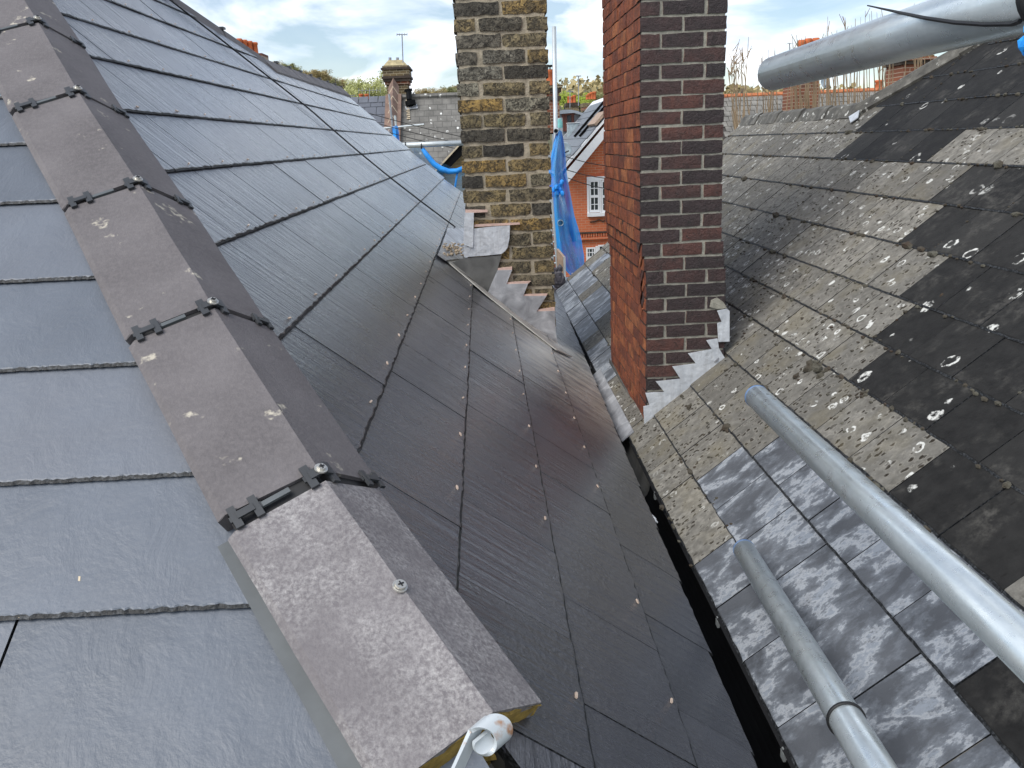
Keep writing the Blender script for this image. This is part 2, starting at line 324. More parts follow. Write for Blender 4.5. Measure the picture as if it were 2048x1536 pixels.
# ------------------------------------------------------------------ mesh helpers
class MB:
    def __init__(s): s.v = []; s.f = []; s.mi = []
    def add(s, vs, fs, mi=0):
        o = len(s.v); s.v += [tuple(p) for p in vs]
        for f in fs: s.f.append(tuple(i+o for i in f)); s.mi.append(mi)
        return s
    def frame(s, c, a, b, d, mi=0):                       # box: centre, three half-axis vectors
        c, a, b, d = map(Vector, (c, a, b, d))
        vs = [c+sx*a+sy*b+sz*d for sx in (-1,1) for sy in (-1,1) for sz in (-1,1)]
        fs = [(0,1,3,2),(4,6,7,5),(0,4,5,1),(2,3,7,6),(0,2,6,4),(1,5,7,3)]
        if a.cross(b).dot(d) < 0: fs = [tuple(reversed(f)) for f in fs]
        return s.add(vs, fs, mi)
    def box(s, lo, hi, mi=0):
        lo, hi = Vector(lo), Vector(hi); c = (lo+hi)/2; h = (hi-lo)/2
        return s.frame(c, (h.x,0,0), (0,h.y,0), (0,0,h.z), mi)
    def tube(s, pts, r, n=8, mi=0, cap=True):
        pts = [Vector(p) for p in pts]; m = len(pts); rr = r if isinstance(r, (list, tuple)) else [r]*m
        vs = []; ref = None
        for i, p in enumerate(pts):
            d = (pts[min(i+1, m-1)]-pts[max(i-1, 0)])
            d = d.normalized() if d.length > 1e-9 else Vector((0,0,1))
            if ref is None: ref = Vector((0,0,1)) if abs(d.z) < .9 else Vector((1,0,0))
            a = d.cross(ref).normalized(); b = a.cross(d).normalized(); ref = b
            vs += [p + (a*math.cos(2*math.pi*k/n)+b*math.sin(2*math.pi*k/n))*rr[i] for k in range(n)]
        fs = [(i*n+k, i*n+(k+1)%n, (i+1)*n+(k+1)%n, (i+1)*n+k) for i in range(m-1) for k in range(n)]
        if cap: fs += [tuple(range(n))[::-1], tuple(range((m-1)*n, m*n))]
        return s.add(vs, fs, mi)
    def pipe(s, p0, p1, ro, ri, n=20, mi=0):              # open hollow tube
        p0, p1 = Vector(p0), Vector(p1); d = (p1-p0).normalized()
        a = d.cross(Vector((0,0,1)) if abs(d.z) < .9 else Vector((1,0,0))).normalized(); b = a.cross(d)
        ring = lambda p, r: [p+(a*math.cos(2*math.pi*k/n)+b*math.sin(2*math.pi*k/n))*r for k in range(n)]
        vs = ring(p0, ro)+ring(p1, ro)+ring(p1, ri)+ring(p0, ri); fs = []
        for q in range(4):
            for k in range(n):
                fs.append((q*n+k, q*n+(k+1)%n, ((q+1)%4)*n+(k+1)%n, ((q+1)%4)*n+k))
        return s.add(vs, fs, mi)
    def slab(s, pts, thick, mi=0):                        # polygon extruded along a vector
        pts = [Vector(p) for p in pts]; t = Vector(thick); n = len(pts)
        nrm = Vector((0,0,0))
        for i in range(n): nrm += pts[i].cross(pts[(i+1)%n])
        if nrm.dot(t) < 0: pts.reverse()
        fs = [tuple(range(n))[::-1], tuple(range(n, 2*n))]+[(i, (i+1)%n, n+(i+1)%n, n+i) for i in range(n)]
        return s.add(pts+[p+t for p in pts], fs, mi)
    def lathe(s, c, prof, n=12, mi=0):
        c = Vector(c); m = len(prof)
        vs = [c+Vector((r*math.cos(2*math.pi*k/n), r*math.sin(2*math.pi*k/n), z)) for r, z in prof for k in range(n)]
        fs = [(i*n+k, i*n+(k+1)%n, (i+1)*n+(k+1)%n, (i+1)*n+k) for i in range(m-1) for k in range(n)]
        fs += [tuple(range(n))[::-1], tuple(range((m-1)*n, m*n))]
        return s.add(vs, fs, mi)
    def mesh(s, name, mats):
        me = bpy.data.meshes.new(name); me.from_pydata(s.v, [], s.f)
        for m in (mats if isinstance(mats, (list, tuple)) else [mats]): me.materials.append(m)
        me.polygons.foreach_set('material_index', s.mi); me.update(); return me
def link(name, me, parent=None, mat4=None, smooth=None):
    o = bpy.data.objects.new(name, me); COL.objects.link(o)
    if parent is not None:
        o.parent = parent
        p = parent; base = Matrix.Identity(4)
        chain = []
        while p is not None: chain.append(p); p = p.parent
        W = Matrix.Identity(4)
        for q in reversed(chain): W = W @ q.matrix_parent_inverse @ q.matrix_basis
        o.matrix_parent_inverse = W.inverted()
    if mat4 is not None: o.matrix_basis = mat4
    if smooth is not None:
        for p in me.polygons: p.use_smooth = smooth
    return o
def part(name, mb, mats, parent, smooth=None, kind=None, label=None):
    o = link(name, mb.mesh(name, mats), parent, None, smooth)
    if kind: o['kind'] = kind
    if label: o['label'] = label
    return o
def thing(name, label, cat, loc=(0,0,0), group=None):
    o = bpy.data.objects.new(name, None); COL.objects.link(o); o.matrix_basis = Matrix.Translation(loc); o.empty_display_size = .1
    o['label'] = label; o['category'] = cat
    if group: o['group'] = group
    return o
def solo(name, mb, mats, label, cat, group=None, smooth=None):
    o = link(name, mb.mesh(name, mats), None, None, smooth); o['label'] = label; o['category'] = cat
    if group: o['group'] = group
    return o
def struct(name, mb, mats):
    o = link(name, mb.mesh(name, mats)); o['kind'] = 'structure'; return o
def joined(items):                                        # [(mesh, matrix)] -> MB keeping material slots
    mb = MB()
    for me, m in items:
        o = len(mb.v); mb.v += [tuple(m @ v.co) for v in me.vertices]
        for p in me.polygons: mb.f.append(tuple(i+o for i in p.vertices)); mb.mi.append(p.material_index)
    return mb
def basis(x, y, z, o): return Matrix(((x[0],y[0],z[0],o[0]),(x[1],y[1],z[1],o[1]),(x[2],y[2],z[2],o[2]),(0,0,0,1)))
def place_pieces(name, items, parent, mats, limit=285):
    """items: (mesh, matrix, half w, half h). The largest in view become parts, the rest one joined part."""
    sized = []
    for me, m, hw, hh in items:
        c = m @ Vector((0, hh, 0)); q = proj(c); vis = q and -120 < q[0] < 2170 and -120 < q[1] < 1660
        sized.append(((1/q[2]**2 if vis else -1), me, m))
    sized.sort(key=lambda a: -a[0])
    n = 0; rest = []
    for s, me, m in sized:
        if n < limit and s > 0: link(name, me, parent, m); n += 1
        else: rest.append((me, m))
    if rest: part(name, joined(rest), mats, parent, kind='stuff')

# ------------------------------------------------------------------ ground and hills
g = MB(); g.add([(-1500,-300,-7),(1500,-300,-7),(1500,2400,-7),(-1500,2400,-7)], [(0,1,2,3)]); struct('ground', g, M['ground'])
hb = MB(); nx = 40
def hillz(x, y): return -7 + max(0, (y-150)/330)*(24+7*math.sin(x*.011+.6)+4*math.sin(x*.031))
ys = [150, 220, 300, 390, 480, 700]
for y in ys:
    for i in range(nx+1):
        x = -420+i*21; z = hillz(x, min(y, 480)); hb.v.append((x, y, z if y < 700 else -8))
for j in range(len(ys)-1):
    for i in range(nx): hb.f.append((j*(nx+1)+i, j*(nx+1)+i+1, (j+1)*(nx+1)+i+1, (j+1)*(nx+1)+i)); hb.mi.append(0)
struct('hill', hb, M['hillm'])

# ------------------------------------------------------------------ new slate roof (ours)
roof = thing('slate_roof', 'new dark riven slate roof with concrete hip tiles filling the left and middle', 'roof', (-.5, 3, -1.2))
ARC = [-.27, 0.0, .204, .410, .613, .830, 1.060, 1.281, 1.496, 1.723, 1.922, 2.143, 2.36, 2.58, 2.80, 3.02]
PIT = [38,38,38,39,40,41,42,43,43.5,44,44.5,44.5,44.5,44.5,44.5]
PTS = [(0.253+.27*math.cos(math.radians(38)), -0.861-.27*math.sin(math.radians(38)))]
for i, a in enumerate(PIT):
    l = ARC[i+1]-ARC[i]; a = math.radians(a); PTS.append((PTS[-1][0]-l*math.cos(a), PTS[-1][1]+l*math.sin(a)))
def sprof(s):
    for i in range(len(ARC)-1):
        if s <= ARC[i+1] or i == len(ARC)-2:
            f = (s-ARC[i])/(ARC[i+1]-ARC[i]); A, B = PTS[i], PTS[i+1]
            return A[0]+(B[0]-A[0])*f, A[1]+(B[1]-A[1])*f
HP = [Vector(p) for p in ((-.017,.784,-.597),(-.238,1.069,-.419),(-.452,1.38,-.237),(-.667,1.70,-.045),(-.872,1.974,.146),(-1.067,2.263,.333))]
HP = HP+[HP[5]+(HP[5]-HP[3])*.5*k for k in (1,2)]
def hip_x(y):
    if y <= HP[0].y: return HP[0].x
    else:
        k = 0
        while k < len(HP)-2 and y > HP[k+1].y: k += 1
    A, B = HP[k], HP[k+1]; return A.x+(B.x-A.x)*(y-A.y)/(B.y-A.y)
LK_ = .631
def lz(y): return -.655+LK_*(y-.784)
def slate_mesh(w, h, t, var, mats, nseg=10, rag=.004):
    rnd = random.Random(var); mb = MB(); hw = w/2
    jit = [rnd.uniform(-rag, rag) for _ in range(nseg+1)]; jz = [rnd.uniform(-.25, .25)*t for _ in range(nseg+1)]
    xs = [-hw+w*i/nseg for i in range(nseg+1)]
    top = [(x, h, t) for x in xs]; near = [(x, .006+jit[i]*.6, t) for i, x in enumerate(xs)]; low = [(x, jit[i]+.004, t*.86+jz[i]*.5) for i, x in enumerate(xs)]
    mid = [(x, jit[i]*.5-.001, t*.45) for i, x in enumerate(xs)]; bot = [(x, jit[i]+.001, 0) for i, x in enumerate(xs)]; bk = [(x, h, 0) for x in xs]
    n = nseg+1; vs = top+near+low+mid+bot+bk
    for r, mi in ((0,0),(1,0),(2,1),(3,1),(4,1)):
        for i in range(nseg): mb.f.append((r*n+i, (r+1)*n+i, (r+1)*n+i+1, r*n+i+1)); mb.mi.append(mi)
    mb.f.append((0, 5*n, 4*n, 3*n, 2*n, n)); mb.mi.append(1)
    mb.f.append((nseg, n+nseg, 2*n+nseg, 3*n+nseg, 4*n+nseg, 5*n+nseg)); mb.mi.append(1)
    mb.v = vs
    return mb.mesh('slate', mats)
def clip(me, m, co, no):                                  # keep the side the normal points away from
    bm = bmesh.new(); bm.from_mesh(me); bm.transform(m)
    bmesh.ops.bisect_plane(bm, geom=bm.verts[:]+bm.edges[:]+bm.faces[:], plane_co=co, plane_no=no, clear_outer=True)
    if len(bm.faces) == 0: bm.free(); return None
    bm.transform(m.inverted()); n = bpy.data.meshes.new('slate'); bm.to_mesh(n); bm.free()
    for q in me.materials: n.materials.append(q)
    return n
SW = .278
smats = [M['slate_s'], M['slate_edge']]
svars = [slate_mesh(SW-.002, .34, .0064, 100+i, smats, 14, .0022) for i in range(7)]
def smax(y): return 2.12 if y > 5.81 else min(3.0, 2.12+(5.81-y)*.362)
items = []; rv = MB()
for i in range(len(ARC)-1):
    a = math.radians(PIT[i]); up = Vector((-math.cos(a), 0, math.sin(a))); nrm = Vector((math.sin(a), 0, math.cos(a)))
    y0 = (1.52 if i % 2 else 1.655)+.139
    k = -6
    while True:
        yc = y0+SW*k; k += 1
        if yc > 8.97: break
        if yc < .1: continue
        s = ARC[i]
        if i == 0: s += .116-.03*(yc-1.1)
        if s > smax(yc)-.04: continue
        x, z = sprof(s); p = Vector((x, yc, z))+nrm*.010
        if i >= 8 and x < hip_x(yc+SW)-.3: continue
        tilt = .0095/.3
        upt = (up-nrm*tilt).normalized(); nt_ = (nrm+up*tilt).normalized()
        yaw = random.uniform(-.004, .004)
        xa = Vector((0, 1, 0))
        m = basis(xa, upt, nt_, p+nrm*random.uniform(0, .0015)) @ Matrix.Rotation(yaw, 4, 'Z')
        if xa.cross(upt).dot(nt_) < 0: m = basis(-xa, upt, nt_, p)
        me = random.choice(svars)
        q = proj(p)
        # clip against hip
        hx = hip_x(yc); dirx = hip_x(yc+.1)-hip_x(yc-.1); pl_n = Vector((-.2, dirx, 0)).normalized()
        cs_ = [m @ Vector((sx, sy, 0)) for sx in (-SW/2, SW/2) for sy in (0, .34)]
        dd = [(c.x-hip_x(c.y)) for c in cs_]
        if max(dd) < 0: continue
        if min(dd) < .02:
            n2 = clip(me, m, Vector((hx+.012, yc, 0)), pl_n)
            if n2 is None: continue
            me = n2
        elif yc < 1.2: n2 = me
        if yc < 1.1 and min(c.x for c in cs_) < .05:
            hd0 = HP[1]-HP[0]; n2 = clip(me, m, HP[0]+Vector((.012,0,0)), Vector((-hd0.y, hd0.x, 0)).normalized()) if yc > .5 else me
            if n2 is None: continue
            me = n2
        over = max(c.y for c in cs_)
        tops = [(m @ Vector((0, .34, 0)))]
        if s+.34 > smax(yc):
            n2 = clip(me, m, Vector(sprof(smax(yc)) [0:1]+(yc,)+sprof(smax(yc))[1:2]), up)
            if n2 is None: continue
            me = n2
        items.append((me, m, SW/2, .11))
        if random.random() < .85 and 0 < i < 12:           # copper disc rivet tail near the foot of each slate
            cpt = m @ Vector((random.uniform(-.012,.012), .016, .0088)); xd = m.to_3x3() @ Vector((1, random.uniform(-.3,.3), 0))
            yd = m.to_3x3() @ Vector((0,1,0))
            if cpt.x > hip_x(cpt.y)+.14: rv.frame(cpt, xd*.006, yd*.0017, nt_*.0014)
place_pieces('slate', items, roof, smats)
part('copper_rivet', rv, M['copper'], roof, kind='stuff')
# left slope
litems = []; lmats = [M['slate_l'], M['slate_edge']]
lup = Vector((0, 1, LK_)).normalized(); ln = Vector((0, -LK_, 1)).normalized()
LY = [.76, .947, 1.122, 1.309, 1.491, 1.688, 1.864, 2.03, 2.2, 2.38, 2.56]
LJ = [(-.603,), (-.75,), (-.83,), (-.9,), (-.98,), (-1.06,), (-1.12,), (-1.2,), (-1.3,), (-1.4,)]
for i in range(len(LY)-1):
    g_ = (LY[i+1]-LY[i])*math.hypot(1, LK_)
    edges = [LJ[i][0]-1.38, LJ[i][0]-.92, LJ[i][0]-.46, LJ[i][0], LJ[i][0]+.46, LJ[i][0]+.92]
    for e0, e1 in zip(edges[:-1], edges[1:]):
        wdt = e1-e0; h = g_+.1
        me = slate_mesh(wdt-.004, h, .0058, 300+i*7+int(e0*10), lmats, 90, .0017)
        xc = (e0+e1)/2; p = Vector((xc, LY[i], lz(LY[i])))+ln*.010; tilt = .0105/.3
        upt = (lup-ln*tilt).normalized(); n_ = (ln+lup*tilt).normalized()
        m = basis(Vector((1,0,0)), upt, n_, p)
        ym = LY[i]+.09; hx = hip_x(ym)
        if e0 > hx+.05: continue
        if e1 > hip_x(LY[i+1]+.1)-.03:
            dirx = hip_x(ym+.1)-hip_x(ym-.1)
            me = clip(me, m, Vector((hx-.012, ym, 0)), Vector((.2, -dirx, 0)))
            if me is None: continue
        litems.append((me, m, wdt/2, .1))
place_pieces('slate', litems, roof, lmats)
# deck under the slates
dk = MB()
for i in range(len(PTS)-1):
    (xa_, za_), (xb_, zb_) = (sprof(-.15) if i == 0 else PTS[i]), PTS[i+1]
    for ya, yb in [(.1, .784), (.784, 1.069), (1.069, 1.38), (1.38, 1.7), (1.7, 1.974), (1.974, 2.263), (2.263, 2.56)]+[(2.56+.4*j, 2.96+.4*j) for j in range(17)]:
        yb = min(yb, 8.95)
        if ARC[i+1] > smax((ya+yb)/2)+.15: continue
        if max(xa_, xb_) < hip_x(yb)+.02: continue
        q = [(max(xa_, hip_x(ya)+.01), ya), (max(xa_, hip_x(yb)+.01), yb), (max(xb_, hip_x(yb)+.01), yb), (max(xb_, hip_x(ya)+.01), ya)]
        def zof(x):
            f = (x-xa_)/(xb_-xa_); return za_+(zb_-za_)*f-.004
        dk.slab([(x, y, zof(x)) for x, y in q], (0,0,-.03))
for j in range(10):
    ya, yb = .76+.18*j, .76+.18*(j+1)
    dk.slab([(-3, ya, lz(ya)-.004), (hip_x(ya)-.01, ya, lz(ya)-.004), (hip_x(yb)-.01, yb, lz(yb)-.004), (-3, yb, lz(yb)-.004)], (0,0,-.03))
part('roof_deck', dk, M['black'], roof)
fb = MB(); fb.box((.325, .2, -1.12), (.34, 8.9, -.945)); part('fascia', fb, M['blackpvc'], roof)
wl = MB(); wl.box((-3, .95, -7), (.28, 8.85, -1.12)); part('wall', wl, M['housewall'], roof)

# hip tiles, clips and screws
nL = Vector((0,-.534,.846))
def wings(k):
    d = (HP[k+1]-HP[k]).normalized()
    wl_ = nL.cross(d).normalized(); nS = Vector((math.sin(math.radians(39)), 0, math.cos(math.radians(39)))); wr = d.cross(nS).normalized()
    return d, wl_, wr, nS
for k in range(len(HP)-1):
    d, wl_, wr, nS = wings(k); A, B = HP[k], HP[k+1]; L = (B-A).length
    LW, RWd = .138, (.122 if k else .108); T = .016; gap = .016
    prof = [(wl_*LW - nL*.036), (wl_*LW + wl_*.006 - nL*.008), (wl_*(LW-.004)), wl_*.03-nL*.0005, (wl_+wr)*.0, wr*.03-nS*.0005, wr*(RWd-.004), wr*(RWd+.006)-nS*.008, wr*RWd-nS*.036,
            wr*(RWd-T)-nS*.036, wr*(RWd-T)-nS*T, -(nL+nS).normalized()*T*1.3, wl_*(LW-T)-nL*T, wl_*(LW-T)-nL*.036]
    st = [0, .004, .25, .5, .75, .996, 1]
    vs = []; n = len(prof)
    for f in st:
        base = A + d*(gap*(k > 0)*.5 + f*(L-gap)); sh = .985 if f in (0, 1) else 1
        for q in prof: vs.append(base+q*sh+Vector((random.uniform(-1,1), random.uniform(-1,1), random.uniform(-1,1)))*.0006)
    fs = [(i*n+j, i*n+(j+1)%n, (i+1)*n+(j+1)%n, (i+1)*n+j) for i in range(len(st)-1) for j in range(n)]
    fs += [tuple(range(n))[::-1], tuple(range((len(st)-1)*n, len(st)*n))]
    mb = MB().add(vs, fs)
    o = part('hip_tile', mb, M['hip_tile_bloom'] if k == 0 else M['hip_tile'], roof, label='pale bloomed end tile' if k == 0 else None)
    if k == 0:
        e = MB(); base = A+d*.006
        ring = [wl_*(LW-.003)-nL*.034, wl_*(LW-.003)-nL*.004, -(nL+nS)*.003, wr*(RWd-.003)-nS*.004, wr*(RWd-.003)-nS*.034, wr*.03-nS*.07, wl_*.03-nL*.07]
        pts = []
        for i in range(len(ring)):
            a_, b_ = ring[i], ring[(i+1) % len(ring)]
            for j in range(6): pts.append(base+a_.lerp(b_, j/6)-d*random.uniform(.004,.01)*(1 if i in (0,1,2,3) else 1.6)+Vector((0,0,random.uniform(-.003,.003))))
        e.slab(pts, d*.05)
        for j in range(16):
            c = base-d*.008+ring[5].lerp(ring[6], random.random())+Vector((random.uniform(-.02,.02),0,random.uniform(-.014,.002)))
            if j > 10: c = base-d*.02+wr*random.uniform(.03,.12)-nS*.05-Vector((0,0,.008))
            e.lathe(c, [(.001,-.004),(.007,-.002),(.006,.003),(.001,.005)], 6)
        part('mortar_bed', e, M['foam'], roof)
        sc_p = A+d*.19+(nL+nS).normalized()*.002+wl_*.004
        s_ = MB(); up_n = (nL+nS).normalized(); x1 = d.cross(up_n).normalized()
        s_.tube([sc_p, sc_p+up_n*.002], .0096, 14); s_.tube([sc_p+up_n*.003, sc_p+up_n*.006], .007, 12)
        s_.frame(sc_p+up_n*.0062, d*.004, x1*.0009, up_n*.0004, 1); s_.frame(sc_p+up_n*.0064, d*.0009, x1*.004, up_n*.0004, 1)
        part('screw', s_, [M['screw'], M['black']], roof)
    # joint at the upper end of tile k
    J = B
    seal = MB(); jn = -d*.0
    lp = [wl_*(LW-.01)-nL*.03, wl_*(LW-.008)-nL*.006, -(nL+nS)*.004, wr*(RWd-.008)-nS*.006, wr*(RWd-.01)-nS*.03, wr*(RWd-.03)-nS*.05, wl_*(LW-.03)-nL*.05]
    seal.slab([J-d*.016+q for q in lp], d*.03)
    part('joint_seal', seal, M['black'], roof)
    gs = MB(); gs.frame(J-d*.001+wl_*.07+nL*.001, wl_*.024, d*.004, nL*.002); part('seal_strip', gs, M['clip_grey'], roof)
    def hclip(c, across, nrm, s=1.0, bend=0):
        s *= .86
        mb = MB(); 
        for sg in (-1, 1):
            b_ = nrm if not bend else (nL if sg < 0 else nS)
            ac = across if not bend else (wl_*-1 if sg < 0 else wr)
            cc = c+ac*sg*.017*s if not bend else c+(wl_ if sg < 0 else wr)*.017*s
            mb.frame(cc+b_*.0035, ac*.0062*s, d*.021*s, b_*.0022)
            mb.frame(cc+b_*.002+d*.024*s*0, ac*.009*s, d*.005*s, b_*.0016)
        if not bend: mb.frame(c+nrm*.0055, across*.014*s, d*.0065*s, nrm*.0018)
        else:
            for wv, nv in ((wl_, nL), (wr, nS)): mb.frame(c+wv*.007*s+nv*.0058, wv*.009*s, d*.0075*s, nv*.0018)
        return part('ridge_clip', mb, M['clip'], roof)
    hclip(J+wl_*.108, wl_, nL); hclip(J+wr*.1, wr, nS, .85)
    pk = hclip(J, wl_, nL, 1.1, 1)
    s_ = MB(); up_n = (nL+nS).normalized(); x1 = d.cross(up_n).normalized(); q = J+up_n*.006+d*.001
    s_.tube([q, q+up_n*.002], .0092, 14); s_.tube([q+up_n*.002, q+up_n*.0055], .0058, 12)
    s_.frame(q+up_n*.0062, d*.0038, x1*.0009, up_n*.0004, 1); s_.frame(q+up_n*.0064, d*.0009, x1*.0038, up_n*.0004, 1)
    part('screw', s_, [M['screw'], M['black']], pk)
# grey soaker strip beside the lowest tile, on the left slope
d, wl_, wr, nS = wings(0)
ss = MB(); a_ = HP[0]-nL*.032+wl_*.152-d*.02; b_ = HP[1]-nL*.036+wl_*.15
ss.slab([a_-wl_*.02, a_+wl_*.013, b_+wl_*.008, b_-wl_*.02], nL*.003); part('soaker_strip', ss, M['clip_grey'], roof)
# curled galvanised hip iron
hi = MB(); A = HP[0]; d, wl_, wr, nS = wings(0)
fwd = -d; upv = (nL+nS).normalized(); side = d.cross(upv).normalized()
def im(px, py, dep): r = ray(px, py); return r*(dep/(r.length)) 
wdt = Vector((1, .15, .12)).normalized()
c0 = im(985, 1472, 1.07)
path = []
pA, pB = im(905, 1560, .93), im(956, 1448, .915)
for f in range(4): path.append(pA.lerp(pB, f/3))
ax = (ray(1024, 1300)).normalized()
cu_ = cam.matrix_world.to_3x3() @ Vector((0,1,0)); cr_ = cam.matrix_world.to_3x3() @ Vector((1,0,0))
cen = im(981, 1474, .915)
for q in range(37):
    th = math.radians(130-q*9); r_ = .0165-.00022*q; path.append(cen+cr_*math.cos(th)*r_+cu_*math.sin(th)*r_)
vs = []; axw = (cr_*.45+cu_*.15+cb*-1.0).normalized()*.016; axw = (Vector((.75,.55,.25))).normalized()*.0108
for i, p in enumerate(path):
    tg = (path[min(i+1, len(path)-1)]-path[max(i-1, 0)]).normalized(); nn = tg.cross(axw).normalized()*.0022
    vs += [p-axw-nn, p+axw-nn, p+axw+nn, p-axw+nn]
fs = [(i*4+j, i*4+(j+1)%4, (i+1)*4+(j+1)%4, (i+1)*4+j) for i in range(len(path)-1) for j in range(4)]+[(0,1,2,3), tuple(range(len(vs)-4, len(vs)))[::-1]]
part('hip_iron', MB().add(vs, fs), M['strap'], roof)

# main ridge and far hip tiles
def angle_tile(p0, p1, w, lip, th, parent, name, mat, pl=44.5, pr=44.5):
    p0, p1 = Vector(p0), Vector(p1); d = (p1-p0); L = d.length; d.normalize()
    s = d.cross(Vector((0,0,1))).normalized(); u_ = s.cross(d)
    a = math.radians(pr); wr = s*math.cos(a)-u_*math.sin(a); a2 = math.radians(pl); wl_ = -s*math.cos(a2)-u_*math.sin(a2)
    prof = [wl_*w-u_*lip, wl_*w, Vector((0,0,0)), wr*w, wr*w-u_*lip, wr*(w-th)-u_*lip, wr*(w-th)-u_*th, -u_*th*1.3, wl_*(w-th)-u_*th, wl_*(w-th)-u_*lip]
    n = len(prof); vs = [p+q for p in (p0, p1) for q in prof]
    fs = [(j, (j+1)%n, n+(j+1)%n, n+j) for j in range(n)]+[tuple(range(n))[::-1], tuple(range(n, 2*n))]
    return part(name, MB().add(vs, fs), mat, parent)
rp0 = Vector((-1.345, 5.72, .575)); rp1 = Vector((-1.36, 8.98, .60))
nR = 8
for i in range(nR):
    a_ = rp0.lerp(rp1, i/nR); b_ = rp0.lerp(rp1, (i+.965)/nR)
    angle_tile(a_, b_, .12, .035, .014, roof, 'ridge_tile', M['hip_tile'])
    cl = MB(); cl.frame(b_+Vector((0,0,.006)), (.012,0,0), (0,.025,0), (0,0,.006)); part('ridge_clip', cl, M['clip'], roof)
hA = Vector((-1.335, 5.74, .575)); hB = Vector((-2.15, 2.6, 1.40))
hB = hA+(Vector((-1.60, 4.72, .845))-hA)*3.2
nH = 7
for i in range(nH):
    a_ = hA.lerp(hB, i/nH); b_ = hA.lerp(hB, (i+.97)/nH)
    angle_tile(a_, b_, .12, .035, .014, roof, 'hip_tile', M['hip_tile'], 60, 44)
    cl = MB(); cl.frame(b_+Vector((0,0,.006)), (.012,0,0), (0,.025,0), (0,0,.006)); part('ridge_clip', cl, M['clip'], roof)

# black cable down the slates
cp = []
for j in range(26):
    s = 2.75-j*(2.75-.56)/25; x, z = sprof(s); y = 4.42+ (5.2-4.42)*min(1, (2.75-s)/1.1)+.03*math.sin(s*4)
    cp.append((x+.014*math.sin(math.radians(42)), y, z+.03))
cp += [(-.19,5.05,-.487), (-.17,4.95,-.51)]
solo('cable', MB().tube(cp, .0045, 6), M['black'], 'thin black cable running down the slates from the ridge to the yellow chimney', 'cable')

# ------------------------------------------------------------------ gutter in the valley
gut = thing('valley_gutter', 'black half round gutter in the valley between the two slate roofs', 'gutter', (.43, 3, -1.1))
ch = MB(); ang_ = [math.radians(180+15*k) for k in range(13)]; R_ = .062; gc = Vector((.425, 0, -1.062))
for r_ in (R_, R_-.004):
    for y in (.2, 2.45): ch.v += [(gc.x+r_*math.cos(a), y, gc.z+r_*math.sin(a)) for a in ang_]
n = 13
for j in range(n-1):
    ch.f += [(j, j+1, n+j+1, n+j), (2*n+j, 3*n+j, 3*n+j+1, 2*n+j+1)]; ch.mi += [0, 0]
ch.f += [(0, n, 3*n, 2*n), (n-1, 3*n-1, 4*n-1, 2*n-1)]; ch.mi += [0, 0]
part('channel', ch, M['blackpvc'], gut)
ch2 = MB(); ch2.v = [(v[0]+(.012 if v[1] > 3 else 0), v[1], v[2]) for v in [(a, (2.453 if b < 1 else 6.0), c) for a, b, c in ch.v]]; ch2.f = ch.f; ch2.mi = ch.mi
part('channel', ch2, M['lead_d'], gut, label='grey metal far length of the gutter')
for y in [ray(*q).y*(-1.045/ray(*q).z) for q in ((1313,985),(1445,1235),(1582,1497),(1243,850),(1180,728))]:
    b = MB(); b.box((.478, y-.008, -1.066), (.494, y+.008, -1.05)); b.box((.478, y-.003, -1.05), (.488, y+.003, -1.043)); part('bracket', b, M['galv_far'], gut)

# ------------------------------------------------------------------ old roof on the right
old = thing('old_slate_roof', 'old lichen spotted grey slate roof with patches of newer slates on the right', 'roof', (1.2, 3, -1.2))
PR = math.radians(39.5); NU = Vector((math.cos(PR), 0, math.sin(PR))); NN = Vector((-math.sin(PR), 0, math.cos(PR))); N0 = Vector((.49, 0, -1.03))
def npt(y, s, o=0): return N0+NU*s+NN*o+Vector((0, y, 0))
NS = [-.008, .109, .273, .437, .593, .726, .872, 1.045, 1.225, 1.40, 1.57, 1.74, 1.91, 2.08, 2.25, 2.42, 2.6]
def nmax(y): return 1.70 if y > 4.08 else min(2.6, 1.70+(4.08-y)*.98)
NW = .2
mesh_o = {k: [slate_mesh(NW-.003, .27, .006, 500+i, [M['old_'+k], M['slate_edge']], 8, .0015) for i in range(3)] for k in ('lichen', 'dark', 'bloom')}
def row_kind(i, px, py, y):
    if px < 1225: return 'bloom' if (i <= 1 and random.random() < .8) or (i == 2 and random.random() < .5) else 'lichen'
    if i == 0: return 'bloom' if px > 1435 else 'lichen'
    if i == 1: return 'bloom' if px > 1450 else 'lichen'
    if i == 2: return ('bloom' if px < 1990 or py < 1400 else 'dark') if px > 1580 else 'lichen'
    lim = {3: 1815, 4: 1740, 5: 1790, 6: 1850, 7: 1820, 8: 1890, 9: 1700, 10: 1750}.get(i, 1740)
    if i == 9 and px > 1890: return 'lichen'
    return 'dark' if px > lim else 'lichen'
nit = {'lichen': [], 'dark': [], 'bloom': []}; moss = MB()
def blob(mb, c, r, rnd=random):
    ico = [(0,0,1),(.89,0,.45),(.28,.85,.45),(-.72,.53,.45),(-.72,-.53,.45),(.28,-.85,.45),(.72,.53,-.45),(-.28,.85,-.45),(-.89,0,-.45),(-.28,-.85,-.45),(.72,-.53,-.45),(0,0,-1)]
    fc = [(0,1,2),(0,2,3),(0,3,4),(0,4,5),(0,5,1),(1,6,2),(2,7,3),(3,8,4),(4,9,5),(5,10,1),(1,10,6),(2,6,7),(3,7,8),(4,8,9),(5,9,10),(11,7,6),(11,8,7),(11,9,8),(11,10,9),(11,6,10)]
    mb.add([Vector(c)+Vector((q[0]*r[0], q[1]*r[1], q[2]*r[2]))*rnd.uniform(.75,1.25) for q in ico], fc)
allN = []
